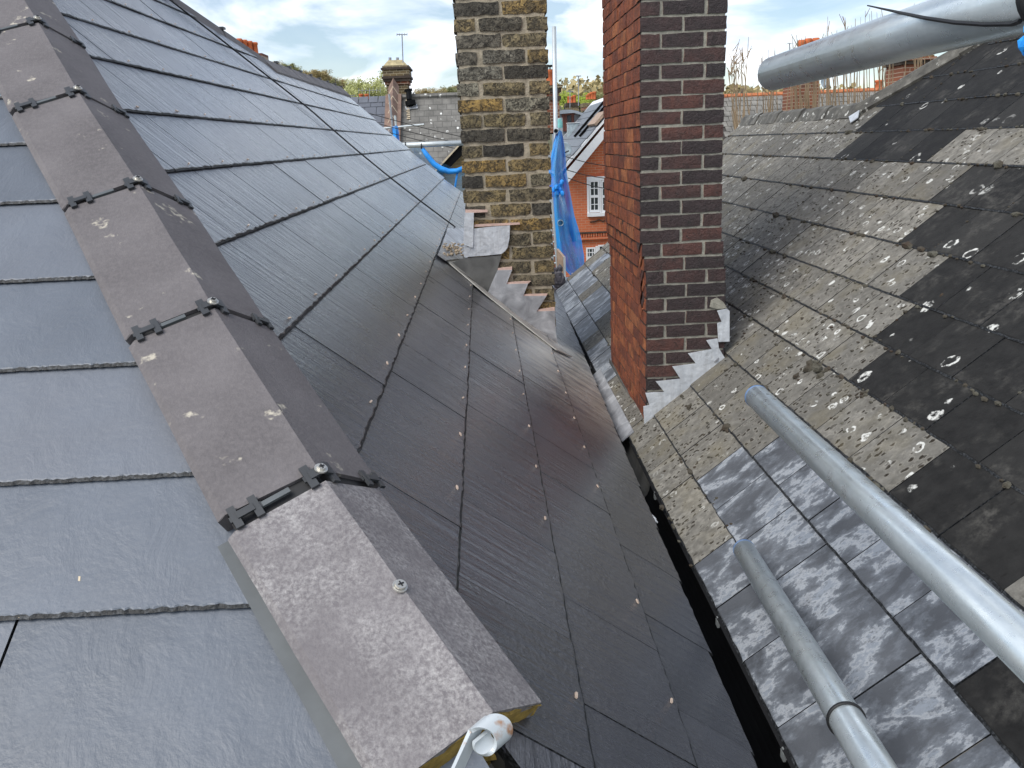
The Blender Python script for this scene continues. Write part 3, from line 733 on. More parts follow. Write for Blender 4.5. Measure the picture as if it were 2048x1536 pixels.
for i in range(len(NS)-1):
    y = .3+(.1 if i % 2 else 0)
    off = {0: .05, 1: .0}.get(i, 0)
    while y < 5.95:
        yc = y+NW/2-off; y += NW
        s = NS[i]
        if s > nmax(yc)-.03: continue
        p = npt(yc, s, .009+random.uniform(0, .002)); tilt = .008/.25
        upt = (NU-NN*tilt).normalized(); n_ = (NN+NU*tilt).normalized()
        m = basis(Vector((0,-1,0)), upt, n_, p) @ Matrix.Rotation(random.uniform(-.006,.006), 4, 'Z')
        c = npt(yc, (NS[i]+NS[i+1])/2, .01); q = proj(c)
        kd = row_kind(i, q[0], q[1], yc) if q else 'dark'
        me = random.choice(mesh_o[kd])
        if s+.27 > nmax(yc)-.08:
            sl = .7 if yc < 4.08 else 0
            pn = (NU+Vector((0, sl, 0))).normalized()
            me = clip(me, m, npt(yc, nmax(yc), 0), pn)
            if me is None: continue
        if m.translation.y+NW/2 > 5.93:
            me = clip(me, m, Vector((0, 5.93, 0)), Vector((0,1,0)))
            if me is None: continue
        allN.append((me, m, NW/2, .08))
        if q and q[0] > 1225 and i >= 3 or (q and kd == 'lichen' and random.random() < .25):
            nb = random.randint(2, 6) if kd != 'bloom' else 0
            dens = 1 if random.random() < .7 else 0
            for b in range(nb*dens):
                r = random.choice((.004,.005,.006,.007,.009)) * (1.9 if random.random() < .05 else 1)
                pos = npt(yc+random.uniform(-.1,.1), s+random.uniform(-.006,.004), .013)
                blob(moss, pos, (r, r*random.uniform(1,1.8), r*.8))
            if random.random() < .35:
                for b in range(random.randint(2, 7)):
                    r = random.uniform(.003,.006); blob(moss, npt(yc+NW/2*random.choice((-1,1))+random.uniform(-.003,.003), s+random.uniform(0,.15), .014), (r,r,r*.7))
        if kd == 'lichen' and q and q[2] < 4.2:
            for b in range(random.randint(3, 12)):
                r = random.uniform(.002,.0045)*(1.5 if i < 5 else 1); blob(moss, npt(yc+random.uniform(-.09,.09), s+random.uniform(.0,.15), .0145), (r*1.1, r*.9, r*.5))
# big moss cushions
for px, py, r in ((1620,735,.03),(1645,752,.03),(1600,765,.02),(1738,795,.02),(1828,860,.018),(1700,850,.01),(1385,820,.02),(1358,905,.014),(1372,800,.014),(1590,518,.012),(1810,484,.012),(1885,595,.014),(1455,415,.01)):
    rr = ray(px, py); tpar = (NN.dot(N0))/(NN.dot(rr)); c = rr*tpar
    for b in range(14): blob(moss, c+Vector((random.uniform(-1,1)*r, random.uniform(-1.4,1.4)*r, random.uniform(-.8,.8)*r)), (r*.45,)*3)
place_pieces('slate', allN, old, [M['old_lichen'], M['slate_edge']], 290)
part('moss', moss, M['moss'], old, kind='stuff')
nd = MB()
for j in range(12):
    ya, yb = .2+.4775*j, .2+.4775*(j+1)
    nd.slab([npt(ya, -.02, -.004), npt(yb, -.02, -.004), npt(yb, nmax(yb)-.02, -.004), npt(ya, nmax(ya)-.02, -.004)], -NN*.03)
part('roof_deck', nd, M['black'], old)
wl2 = MB(); wl2.box((.6, .2, -7), (3.4, 5.8, -1.12)); part('wall', wl2, M['housewall'], old)
# ridge and hip capping of the old roof
def cap(a, b, w, name='ridge_tile', mat='old_cap', lip=.02):
    a, b = Vector(a), Vector(b); d = (b-a).normalized(); s = d.cross(Vector((0,0,1))).normalized()
    if s.x > 0: s = -s
    up_ = NN
    lf = (s - NN*s.dot(NN)).normalized(); rt = Vector((abs(lf.x), -lf.y*.2, -.75)).normalized()
    prof = [lf*w-NN*lip, lf*w+NN*.006, lf*w*.3+NN*.03, NN*.036+rt*.01, rt*w*.5+NN*.03, rt*w, rt*w-Vector((0,0,.02)), -NN*.0]
    n = len(prof); vs = []
    for f in (0, .2, .4, .6, .8, 1):
        for q in prof: vs.append(a.lerp(b, f)+q+NN*random.uniform(-.002,.002))
    fs = [(i*n+j, i*n+(j+1)%n, (i+1)*n+(j+1)%n, (i+1)*n+j) for i in range(5) for j in range(n)]+[tuple(range(n))[::-1], tuple(range(5*n, 6*n))]
    return part(name, MB().add(vs, fs), [M[mat]], old)
for j in range(5):
    a_, b_ = 4.12+.37*j, 4.12+.37*(j+1)-.008
    cap(npt(a_, 1.755, .012), npt(b_, 1.755, .004), .085)
for j in range(5):
    f0, f1 = j*.36, j*.36+.365
    a_ = npt(4.14-f0, 1.73+f0*.98, .02+.0); b_ = npt(4.14-f1, 1.73+f1*.98, .012)
    cap(a_, b_, .075, 'hip_tile')
ll = MB(); ll.slab([npt(4.13,1.665,.024), npt(4.04,1.625,.02), npt(4.01,1.655,.024), npt(4.07,1.70,.03)], NN*.004); part('lead_slip', ll, M['lead_b'], old)

# small litter
def litter(px, py, L, W, ang, mat, label, surf):
    if surf == 'S': c = onS(px, py, .013); X = Vector((0,1,0)); Y = Vector((-.788,0,.616)); Z = Vector((.616,0,.788))
    else:
        r = ray(px, py); Z = ln; c = r*((ln.dot(Vector((0,.784,-.655)))+.012)/ln.dot(r)); X = Vector((1,0,0)); Y = lup
    a = X*math.cos(ang)+Y*math.sin(ang); b = -X*math.sin(ang)+Y*math.cos(ang)
    m = MB(); m.frame(c, a*L, b*W, Z*.0015); m.frame(c+a*L*.6+Z*.0012, (a+b*.4).normalized()*L*.5, b*W*.8, Z*.0012)
    solo('chip', m, M[mat], label, 'debris')
# ------------------------------------------------------------------ chimneys of rough bricks
def brick_mesh(L, H, D, var, mats, rag, nx=4):
    rnd = random.Random(var); nz_ = 2; vs = []; mb = MB()
    for j in range(nz_+1):
        for i in range(nx+1):
            e = (i in (0, nx) or j in (0, nz_)); c = (i in (0, nx) and j in (0, nz_))
            vs.append((-L/2+L*i/nx+(rnd.uniform(-.6,.6)*rag), (rag*.55 if c else rag*.25 if e else 0)+rnd.uniform(-.5,.5)*rag*.6, -H/2+H*j/nz_+rnd.uniform(-.55,.55)*rag))
    W = nx+1; top = len(vs)
    ringi = [i for i in range(W)]+[W*(j)+nx for j in range(1, nz_+1)]+[W*nz_+i for i in range(nx-1, -1, -1)]+[W*j for j in range(nz_-1, 0, -1)]
    for i in ringi: vs.append((vs[i][0], D, vs[i][2]))
    for j in range(nz_):
        for i in range(nx): mb.f.append((j*W+i, j*W+i+1, (j+1)*W+i+1, (j+1)*W+i)); mb.mi.append(0)
    n = len(ringi)
    for k in range(n):
        a, b = ringi[k], ringi[(k+1) % n]
        isl = vs[a][0] < -L*.45 and vs[b][0] < -L*.45
        mb.f.append((b, a, top+k, top+(k+1) % n)); mb.mi.append(1 if isl else 0)
    mb.f.append(tuple(top+k for k in range(n))); mb.mi.append(0); mb.v = vs
    return mb.mesh('brick', mats)
# --- yellow stock chimney
yc_ = thing('yellow_chimney', 'weathered yellow stock brick chimney stack with thick mortar and lead flashing in the middle', 'chimney', (.11, 4.0, -1.1))
X0, X1, YF, YB = -.081, .301, 3.73, 4.35
core = MB(); core.box((X0+.010, YF+.0062, -1.35), (X1-.010, YB, 1.15)); part('mortar_core', core, M['ymortar'], yc_)
ym = [M['yb'], M['yb']]
MOD, JT = .0628, .014
S2 = (X1-X0-.014)/2
bS = [brick_mesh(S2, MOD-JT, .1, 700+i, ym, .0058, 7) for i in range(7)]
bH = [brick_mesh(S2*.47, MOD-JT, .1, 720+i, ym, .005, 4) for i in range(6)]
bM = [brick_mesh(S2*.94, MOD-JT, .1, 740+i, ym, .0058, 7) for i in range(6)]
rest = []
nC = 39
zt = .5-.5*MOD+ .0628*9
bk = []
lean = lambda z: (z-.0)*-.0
for c in range(nC):
    z = zt-c*MOD
    odd = (c % 2 == 0)
    jig = lambda: random.uniform(-.003,.003)
    row = [(X0+S2/2, bS), (X1-S2/2, bS)] if odd else [(X0+S2*.235, bH), ((X0+X1)/2+random.uniform(-.008,.008), bM), (X1-S2*.235, bH)]
    for x, lib in row:
        m = Matrix.Translation((x+jig(), YF+random.uniform(-.002,.003), z+jig()*.7)) @ Matrix.Rotation(random.uniform(-.012,.012), 4, 'Y')
        link('brick', random.choice(lib), yc_, m)
    for side, rot in ((X0, -math.pi/2), (X1, math.pi/2)):
        yy = YF+.11+(.05 if odd else .1)
        while yy < YB-.05:
            m = Matrix.Translation((side+random.uniform(-.002,.002), yy, z+jig()*.7)) @ Matrix.Rotation(rot, 4, 'Z')
            rest.append((random.choice(bS), m)); yy += .197
    
part('brick', joined(rest), ym, yc_, kind='stuff')
def facepoly(px, Y, off=.0): return [at(x, y, Y-off) for x, y in px]
def z4(x, y): return (840+x/4.517, 380+y/4.517)
def flash(name, pts, mat, off, parent, th=.005, Y=YF, jog=0):
    return part(name, MB().slab(facepoly(pts, Y, off), (0, th, 0)), M[mat], parent)
flash('lead_flashing', [z4(*q) for q in ((403,205),(487,205),(478,520),(470,525),(398,490),(392,470))], 'lead_b', .018, yc_)
flash('lead_flashing', [z4(*q) for q in ((480,350),(640,332),(812,320),(809,430),(792,520),(770,552),(735,578),(600,592),(398,607),(396,500),(470,520))], 'lead_b', .012, yc_)
flash('lead_flashing', [z4(*q) for q in ((290,655),(400,615),(737,590),(700,720),(640,860),(607,918),(560,890),(420,760))], 'lead_d', .009, yc_)
flash('lead_flashing', [z4(*q) for q in ((700,725),(832,722),(782,850),(977,845),(932,958),(1143,958),(1053,1098),(1219,1092),(1226,1280),(1252,1432),(1130,1360),(1050,1310),(790,1105),(605,945),(640,860))], 'lead', .015, yc_)
for pts in (((410,178),(610,180),(610,200),(410,210)), ((490,312),(900,295),(905,312),(490,335)), ((703,708),(832,695),(832,722),(703,726)), ((782,833),(1000,825),(975,848),(782,852)), ((933,943),(1152,938),(1140,960),(933,962)), ((1053,1082),(1216,1060),(1218,1090),(1053,1100))):
    flash('pointing', [z4(*q) for q in pts], 'pink', .011, yc_, .012)
# lead saddle and rubble at the back of it of the stack, on the slates
def onS(px, py, off=0):
    r = ray(px, py); best = None
    for i in range(len(PTS)-1):
        A, B = PTS[i], PTS[i+1]; n = Vector((-(B[1]-A[1]), 0, (B[0]-A[0]))); n = -n.normalized()
        if n.z < 0: n = -n
        t_ = (n.dot(Vector((A[0],0,A[1])))+off)/n.dot(r); P = r*t_
        if t_ > 0 and min(A[0],B[0])-.001 <= P.x <= max(A[0],B[0])+.001: best = P; break
    return best if best is not None else r*4
sd_ = MB(); sd_.slab([onS(*z4(*q), .022) for q in ((160,590),(250,350),(395,352),(402,500),(385,625),(235,642))], (.002,0,.004)); part('lead_saddle', sd_, M['lead'], yc_)
ed = MB(); ed.slab([onS(*z4(*q), .018) for q in ((225,628),(400,600),(405,632),(300,665),(600,922),(735,1025),(1060,1290),(1240,1425),(1370,1510),(1340,1500),(1230,1450),(1050,1310),(720,1050),(590,945),(280,680))], (.002,0,.004)); part('lead_edge', ed, M['paleedge'], yc_)
litter(1309, 1038, .016, .004, .2, 'white', 'white plastic scrap lying at the edge of the slates above the black gutter', 'S')
litter(48, 1225, .008, .0025, .9, 'copjoint', 'pale wood chip on the lowest left slates near the slate joint', 'L')
litter(157, 1165, .007, .0018, 1.4, 'copjoint', 'small pale splinter in the middle of a left slate', 'L')
litter(742, 806, .012, .006, .4, 'copjoint', 'white crumb with smear on the slates right of the hip tiles', 'S')
litter(900, 1154, .008, .004, .2, 'white', 'small white crumb at a slate edge right of the bloomed end tile', 'S')
rb = MB()
for j in range(90):
    q = z4(random.uniform(215,395), random.uniform(495,600)); P = onS(q[0], q[1], .026); r = random.uniform(.003,.009); blob(rb, P+Vector((0,0,random.uniform(0,.012))), (r, r, r*.8))
part('rubble', rb, M['rubble'], yc_, kind='stuff')

# --- red chimney
rc_ = thing('red_chimney', 'dark red brick chimney stack with zigzag stepped flashing on the old roof', 'chimney', (.66, 3.1, -1.0))
RX0, RX1, RYF, RYB = .516, .789, 2.81, 3.62
RMOD, RJ = .0468, .0075
def rdx(z): return 0 if z > -.31 else .022*min(1, (-.31-z)/.16)
rz_top = .62
core = MB()
for za_, zb_ in [(-1.3,-.48)]+[(-.48+.016*q, -.48+.016*(q+1)) for q in range(11)]+[(-.304,1.0)]:
    dxx = rdx((za_+zb_)/2); core.box((RX0+dxx+.006, RYF+.003, za_), (RX1+dxx-.004, RYB, zb_)); core.box((RX0+dxx+.0035, RYF+.02, za_), (RX0+dxx+.0055, RYB, zb_), 1)
part('mortar_core', core, [M['rmortar'], M['dmortar']], rc_)
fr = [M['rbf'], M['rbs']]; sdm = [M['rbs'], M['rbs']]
RS = (RX1-RX0-RJ)/2
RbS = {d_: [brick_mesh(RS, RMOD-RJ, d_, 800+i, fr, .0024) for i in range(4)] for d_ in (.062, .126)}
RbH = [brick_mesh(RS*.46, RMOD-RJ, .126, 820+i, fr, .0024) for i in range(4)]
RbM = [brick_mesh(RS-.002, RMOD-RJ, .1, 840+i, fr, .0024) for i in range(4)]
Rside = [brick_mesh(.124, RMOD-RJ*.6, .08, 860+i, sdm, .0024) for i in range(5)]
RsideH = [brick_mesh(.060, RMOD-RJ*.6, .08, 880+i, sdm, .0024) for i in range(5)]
nR_ = 44; rest = []; individuals = []
RZ0 = at(1290, 460+1085/3.34, RYF).z+RJ*.5
for c in range(nR_):
    z = RZ0-RMOD*.5+RMOD*(c-3); dxx = rdx(z); x0, x1 = RX0+dxx, RX1+dxx
    even = c % 2 == 1
    js = lambda: random.uniform(-.0012,.0012)
    if even: row = [(x0+RS/2, RbS[.062]), (x1-RS/2, RbS[.062])]; ystart = RYF+.062+RJ*.6
    else: row = [(x0+RS*.23, RbH), ((x0+x1)/2, RbM), (x1-RS*.23, RbH)]; ystart = RYF+.126+RJ*.6
    for x, lib in row: individuals.append((random.choice(lib), Matrix.Translation((x+js(), RYF+random.uniform(-.0012,.0006), z+js())) @ Matrix.Rotation(random.uniform(-.006,.006), 4, 'Y'), z))
    yy = ystart; k = 0
    while yy < RYB-.03:
        hdr = (k % 3 == (0 if even else 1)); l = .060 if hdr else .124
        if yy+l > RYB: l = .060; hdr = True
        m = Matrix.Translation((x0+random.uniform(-.0012,.002), yy+l/2, z+js())) @ Matrix.Rotation(-math.pi/2, 4, 'Z')
        individuals.append((random.choice(RsideH if hdr else Rside), m, z)); yy += l+RJ*.55; k += 1
        m2 = Matrix.Translation((x1, yy-l/2, z)) @ Matrix.Rotation(math.pi/2, 4, 'Z'); rest.append((random.choice(RsideH if hdr else Rside), m2))
vis = [t_ for t_ in individuals if t_[2] < .48 and t_[2] > -1.1]; hid = [t_ for t_ in individuals if not (t_[2] < .48 and t_[2] > -1.1)]
vis.sort(key=lambda t_: t_[1].translation.y)
for me, m, z in vis[:295]: link('brick', me, rc_, m)
rest += [(me, m) for me, m, z in vis[295:]+hid]
part('brick', joined(rest), [M['rbs'], M['rbs']], rc_, kind='stuff')
# tumbled bricks set on the slant beside the corner
for j in range(5):
    for q in range(2):
        cy = RYF+.045+.030*q+.006*j; cz = -.345-.050*j-.040*q
        a = Vector((0, .72, -.69)).normalized(); b = Vector((0, .69, .72)).normalized()
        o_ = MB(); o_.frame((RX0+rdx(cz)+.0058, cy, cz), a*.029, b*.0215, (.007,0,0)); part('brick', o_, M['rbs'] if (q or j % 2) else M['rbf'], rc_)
def z3(x, y): return (1180+x/3.34, 460+y/3.34)
flash('stepped_flashing', [z3(*q) for q in ((365,1343),(357,1180),(398,1170),(370,1090),(430,1085),(497,1083),(440,1012),(605,995),(550,912),(708,893),(655,825),(815,797),(778,738),(852,725),(862,790),(905,862),(800,985),(690,1090),(560,1200))], 'lead_b', .006, rc_, .004, RYF)
flash('lead_strip', [z3(*q) for q in ((850,540),(915,525),(933,540),(932,745),(858,748),(850,622),(880,615))], 'lead_b', .008, rc_, .003, RYF)
flash('mortar_patch', [z3(*q) for q in ((800,515),(810,470),(850,452),(890,480),(915,520),(860,530))], 'rmortar', .004, rc_, .004, RYF)
ap = MB(); ap.slab([npt(2.80,.02,.016), npt(3.66,.02,.016), npt(3.66,-.04,.016), npt(2.80,-.035,.016)], NN*.004); part('lead_apron', ap, M['lead'], rc_)
us = MB(); us.slab([(RX0+.018, 2.80, -1.03), (RX0+.018, 3.66, -1.03), (RX0+.018, 3.66, -.955), (RX0+.018, 2.80, -.985)], (.004,0,0)); part('lead_upstand', us, M['lead_d'], rc_)
lp = MB(); cc = npt(2.86, .40, .02); lp.slab([cc+Vector((0, .06*math.cos(a), 0))+NU*.045*math.sin(a) for a in [k*math.pi/6 for k in range(12)]], NN*.006); part('lead_patch', lp, M['lead'], rc_)
for j in range(5):
    st_ = MB(); blob(st_, npt(2.93+.03*j, .47+.012*j, .02), (.022,.03,.012)); part('mortar_lump', st_, M['rmortar'], rc_)

# ------------------------------------------------------------------ near scaffold tubes
def scaffold(p0, p1, label, ext=1.0):
    p0, p1 = Vector(p0), Vector(p1); d = (p1-p0).normalized()
    t_ = thing('scaffold_tube', label, 'scaffold tube', p0, 'galvanised scaffold tubes poking in from the right')
    part('tube', MB().pipe(p0, p1+d*ext, .02415, .0208, 32), M['galv'], t_, True)
    return t_, p0, d
tA, pA, dA = scaffold((.441,1.312,.082), (.425,.86,.086), 'galvanised scaffold tube across the sky at top right', .5)
tB, pB, dB = scaffold((.542,1.633,-.523), (.511,.705,-.50), 'long galvanised scaffold tube with blue end over the dark slates, upper of two', .5)
tC, pC, dC = scaffold((.547,1.691,-.901), (.456,.863,-.773), 'lower galvanised scaffold tube with a black cable tie round it', .6)
for tt, pp, dd in ((tB, pB, dB), (tC, pC, dC)):
    part('paint_band', MB().pipe(pp-dd*.001, pp+dd*.003, .0246, .0205, 32), M['blue_paint'], tt, True)
q = pC+dC*.70; tie = MB()
# where the tie sits in the picture
def tube_at(p, d, px):
    best = min(range(400), key=lambda k: abs((proj(p+d*k*.0025) or (9e9,))[0]-px)); return p+d*best*.0025
q = tube_at(pC, dC, 1692); part('cable_tie', MB().pipe(q-dC*.0025, q+dC*.0025, .0268, .0238, 28), M['black'], tC, True)
q = tube_at(pA, dA, 2112)
tA_tie = MB().pipe(q-dA*.004, q+dA*.004, .0272, .0238, 28); part('cable_tie', tA_tie, M['black'], tA, True)
tail = []
for px, py, ex in ((1735,11,.02),(1790,23,.03),(1850,36,.033),(1910,45,.033),(1970,49,.031),(2025,48,.029),(2040,42,.027)):
    rd_ = ray(px, py).normalized(); o_ = -pA; dp = rd_-dA*rd_.dot(dA); op = o_-dA*o_.dot(dA)
    A_, B_, C_ = dp.dot(dp), 2*dp.dot(op), op.dot(op)-.0262**2; D_ = B_*B_-4*A_*C_
    tail.append(rd_*((-B_-math.sqrt(D_))/(2*A_) if D_ > 0 else -B_/(2*A_)))
part('tie_tail', MB().tube(tail, [.0007,.0013,.0017,.0018,.0019,.002,.002], 6), M['black'], tA)
bn = MB(); r = ray(2078, 70).normalized()*.74
for j in range(34): blob(bn, r+Vector((random.uniform(-.009,.009), random.uniform(-.01,.01), random.uniform(-.014,.014))), (.004,.004,.005))
part('net_scrap', bn, M['net_roll'], tA)

# ------------------------------------------------------------------ scaffold and netting beyond the stacks
YN = 8.4
vp = MB(); vp.tube([at(1116,560,YN), at(1108,53,YN)], .0205, 12); sp_ = thing('scaffold_pole', 'tall upright scaffold pole against the sky right of the yellow chimney', 'scaffold pole', at(1116,560,YN)); part('tube', vp, M['galv_far'], sp_, True)
cpv = MB(); cpv.pipe(at(1112,262,YN-.3), at(1113,258,YN+.3), .0235, .019, 16); part('coupler', cpv, M['galv_far'], sp_)
sp2 = MB(); sp2.tube([at(1122,330,YN+.3), at(1119,236,YN+.3)], .03, 10); part('sleeve', sp2, M['galv_far'], sp_); tp = MB(); tp.tube([at(1119,256,YN+.3), at(1118,238,YN+.3)], .034, 10); part('tape', tp, M['teal'], sp_)
rows = [(262,1112,1124),(282,1108,1127),(300,1104,1130),(340,1097,1133),(380,1100,1139),(430,1104,1149),(480,1110,1163),(510,1118,1168),(535,1128,1169),(553,1141,1169)]
def netsheet(rows, Y, amp, ncol=14, ph=0):
    mb = MB(); n = ncol+1
    rr = []
    for (a, b) in zip(rows[:-1], rows[1:]):
        for s in range(4): f = s/4; rr.append(tuple(a[i]+(b[i]-a[i])*f for i in range(3)))
    rr.append(rows[-1])
    for j, (y, a, b) in enumerate(rr):
        for i in range(n):
            f = i/ncol; yy = Y+amp*math.sin(f*9+ph+j*.12)+amp*.6*math.sin(f*21+j*.3)
            mb.v.append(tuple(at(a+(b-a)*f, y+1.5*math.sin(f*7+j), yy)))
    for j in range(len(rr)-1):
        for i in range(ncol): mb.f.append((j*n+i, j*n+i+1, (j+1)*n+i+1, (j+1)*n+i)); mb.mi.append(0)
    return mb
net = thing('debris_netting', 'blue debris netting hanging between the two chimneys beside the orange house', 'netting', at(1140,553,YN-.2))
part('sheet', netsheet(rows, YN-.25, .05), M['net'], net, True)
part('sheet', netsheet([(275,1112,1122),(330,1108,1124),(380,1110,1130),(430,1112,1132),(480,1120,1142),(545,1146,1166)], YN-.38, .04, 10, 2), M['net_thin'], net, True)
kn = MB()
for j in range(16): blob(kn, at(1118+random.gauss(0,8), 378+random.gauss(0,7), YN-.35+random.uniform(-.08,.08)), (.024,.024,.03))
part('knot', kn, M['net_roll'], net)
wr_ = MB(); wr_.slab([at(1143,549,YN-.5), at(1153,548,YN-.5), at(1153,552,YN-.5), at(1143,553,YN-.5)], (0,.004,0))
for j, x in enumerate((1143.5,1145.8,1148.1,1151.5,1153.6)): wr_.slab([at(x,546,YN-.52), at(x+1.5,546,YN-.52), at(x+1.5,550.5,YN-.52), at(x,550.5,YN-.52)], (0,.004,0))
wr_.v = []; wr_.f = []; wr_.mi = []
for j, x in enumerate((1143.5,1146.2,1148.6,1152.3,1154.8)):                         # small white printed letters, unreadable from here
    wr_.slab([at(x,546,YN-.52), at(x+.8,546,YN-.52), at(x+.8,550.5,YN-.52), at(x,550.5,YN-.52)], (0,.004,0))
    wr_.slab([at(x+.8,546,YN-.52), at(x+1.7,546,YN-.52), at(x+1.7,547.3,YN-.52), at(x+.8,547.3,YN-.52)], (0,.004,0))
part('print', wr_, M['white'], net)
YB_ = YN+.25
grp = 'short scaffold tubes behind the blue netting'
a = MB(); a.tube([at(1120,388,YB_), at(1150,482,YB_)], .03, 10); solo('scaffold_tube', a, M['galv_far'], 'slanting scaffold tube seen through the blue netting', 'scaffold tube', grp, True)
a = MB(); a.pipe(at(1121,446,YB_-.6), at(1118,440,YB_+.4), .03, .024, 14); solo('scaffold_tube', a, M['galv_far'], 'scaffold tube seen end on behind the blue netting', 'scaffold tube', grp, True)
lad = thing('ladder', 'narrow grey ladder edge beside the yellow chimney and the netting', 'ladder', at(1110,545,YN-.6))
for dx_ in (0, 9): part('rail', MB().tube([at(1100+dx_*.4,395,YN-.6), at(1106+dx_,545,YN-.6)], .012, 6), M['galv_far'], lad)
for j in range(11):
    f = j/10; part('rung', MB().tube([at(1100+6*f, 400+14*j, YN-.6), at(1104+6*f+5*f, 400+14*j, YN-.6)], .009, 6), M['galv_far'], lad)
pl = thing('scaffold_board', 'pale plywood board with metal end propped at the foot of the netting', 'board', at(1122,562,7.4))
part('panel', MB().slab([at(1113,498,7.4), at(1127,515,7.2), at(1128,560,7.2), at(1114,545,7.4)], (.02,.03,0)), M['ply'], pl)
part('end_plate', MB().slab([at(1127,513,7.18), at(1131,514,7.18), at(1132,561,7.18), at(1128,561,7.18)], (0,.02,0)), M['galv_far'], pl)
a = MB(); a.slab([at(1127,560,7.1), at(1144,560,7.1), at(1146,572,7.1), at(1128,570,7.1)], (0,.3,-.02)); solo('toe_board', a, M['box'], 'grey platform edge under the plywood board by the valley end', 'board')
a = MB()
for j in range(30): blob(a, at(1117+random.gauss(0,3.5), 562+random.gauss(0,10), 5.9+random.uniform(-.05,.05)), (.03,.02,.035))
solo('roofing_membrane', a, M['membrane'], 'crumpled dark roofing membrane at the far end of the valley gutter', 'membrane')

# horizontal tube and netting left of the yellow chimney
a = thing('scaffold_tube', 'level scaffold tube holding blue netting left of the yellow chimney', 'scaffold tube', at(920,288,8.9+.6))
part('tube', MB().tube([at(780,292,9.6), at(960,284.5,9.6)], .03, 14), M['galv_far'], a, True)
for x in (811, 843): part('cable_tie', MB().pipe(at(x-1,291,9.6), at(x+1,291,9.6), .036, .03, 12), M['black'], a)
n2 = thing('debris_netting', 'thin blue netting with rolled edge below the level tube left of the yellow chimney', 'netting', at(880,400,9.7))
part('sheet', netsheet([(297,790,850),(320,800,868),(345,820,935),(380,840,935),(420,880,935)], 9.75, .05, 12, 1), M['net_thin'], n2, True)
roll = [at(845,297,9.6), at(855,312,9.6), at(868,328,9.6), at(882,338,9.6), at(898,343,9.6), at(914,342,9.6), at(930,335,9.6)]
part('rolled_edge', MB().tube(roll, [.02,.028,.03,.033,.03,.028,.026], 8), M['net_roll'], n2, True)
part('fold', MB().tube([at(915,344,9.62), at(912,362,9.62), at(909,385,9.62)], .012, 6), M['net_roll'], n2, True)

# ------------------------------------------------------------------ background helpers
def pots(parent, px, py0, py1, Y, r, n=12):
    base = at(px, py1, Y); top = at(px, py0, Y); h = top.z-base.z
    m = MB(); m.lathe(base, [(r,0),(r*.86,h*.1),(r*.8,h*.75),(r*1.0,h*.84),(r*1.0,h*.94),(r*.82,h),(r*.7,h),(r*.66,h*.7)], n)
    return part('chimney_pot', m, M['pot'], parent, True)
def stack(name, label, xl, xr, yt, yb, Y, mat, dep=1.0, bands=(), group=None):
    a, b = at(xl, yt, Y), at(xr, yt, Y); zb = at((xl+xr)/2, yb, Y).z; zt_ = a.z
    t_ = thing(name, label, 'chimney', ((a.x+b.x)/2, Y+dep/2, zb), group)
    part('shaft', MB().box((a.x, Y, zb), (b.x, Y+dep, zt_)), M[mat], t_)
    for f0, f1, o, mm in bands:
        h = zt_-zb; part('brick_band', MB().box((a.x-o, Y-o, zb+h*f0), (b.x+o, Y+dep+o, zb+h*f1)), M[mm], t_)
    return t_, a, b, zt_
def aerial(label, px, y0, y1, Y, w, r=.02, n=5, group='rooftop television aerials'):
    t_ = thing('aerial', label, 'aerial', at(px, y1, Y), group)
    part('mast', MB().tube([at(px, y1, Y), at(px-(2 if px == 806 else 0), y0, Y)], r, 6), M['aerial'], t_)
    top = at(px-(2 if px == 806 else 0), y0, Y); s = w
    m = MB(); m.tube([top-Vector((s,.1,0)), top+Vector((s,.1,0))], r*.7, 5)
    for k in range(n):
        c = top+Vector((-s+2*s*k/(n-1), 0, 0)); m.tube([c-Vector((0,.35*s,.25*s)), c+Vector((0,.35*s,.25*s))], r*.5, 4)
    part('antenna', m, M['aerial'], t_); return t_

# ------------------------------------------------------------------ houses at the left
YH = 29.0
rid = at(775, 198, YH+3); zr = rid.z
lh = thing('slate_house', 'far house with blue grey slates and a grey lichen roof left of the yellow chimney', 'house', (rid.x, YH, -7))
def roofpt(px, f): # f 0 ridge .. 1 eave ; slope towards the camera
    y = YH+3-5.2*f; z = zr-5.2*f*.86
    r = ray(px, 240); return Vector((r.x/r.y*y, y, z))
xa = at(660, 200, YH+3).x; xb = at(777, 200, YH+3).x; xc = at(800, 200, YH+3).x; xd = at(990, 200, YH+3).x
P = lambda x, f: Vector((x, YH+3-5.2*f, zr-5.2*f*.86))
part('roof', MB().slab([P(xa,0), P(xb+.25,0), P(xb+.25,1), P(xa,1)], (0,.1,-.12)), M['tileside'], lh)
sn = Vector((0,-.86,1)).normalized(); su = Vector((0,1,.86)).normalized()
rowsN = 16; sw_ = .42; sh_ = 5.2*math.hypot(1,.86)/rowsN
fm = MB().box((-sw_/2+.008,0,0), (sw_/2-.008, sh_*1.05, .02)).mesh('slate', M['farslate'])
for i in range(rowsN):
    x = xa+(sw_/2 if i % 2 else 0)
    while x < xb-.05:
        p = P(x+sw_/2, 1)+su*sh_*i+sn*.012
        up_t = (su-sn*.04).normalized(); m = basis(Vector((1,0,0)), up_t, Vector((1,0,0)).cross(up_t), p)
        q = proj(p)
        if q and q[0] > 640: link('slate', fm, lh, m)
        x += sw_
part('roof', MB().slab([P(xc-.25,0)+sn*.03, P(xd,0)+sn*.03, P(xd,1)+sn*.03, P(xc-.25,1)+sn*.03], (0,.1,-.12)), M['farlichen'], lh, label='grey roof spotted with white lichen')
rc2 = MB()
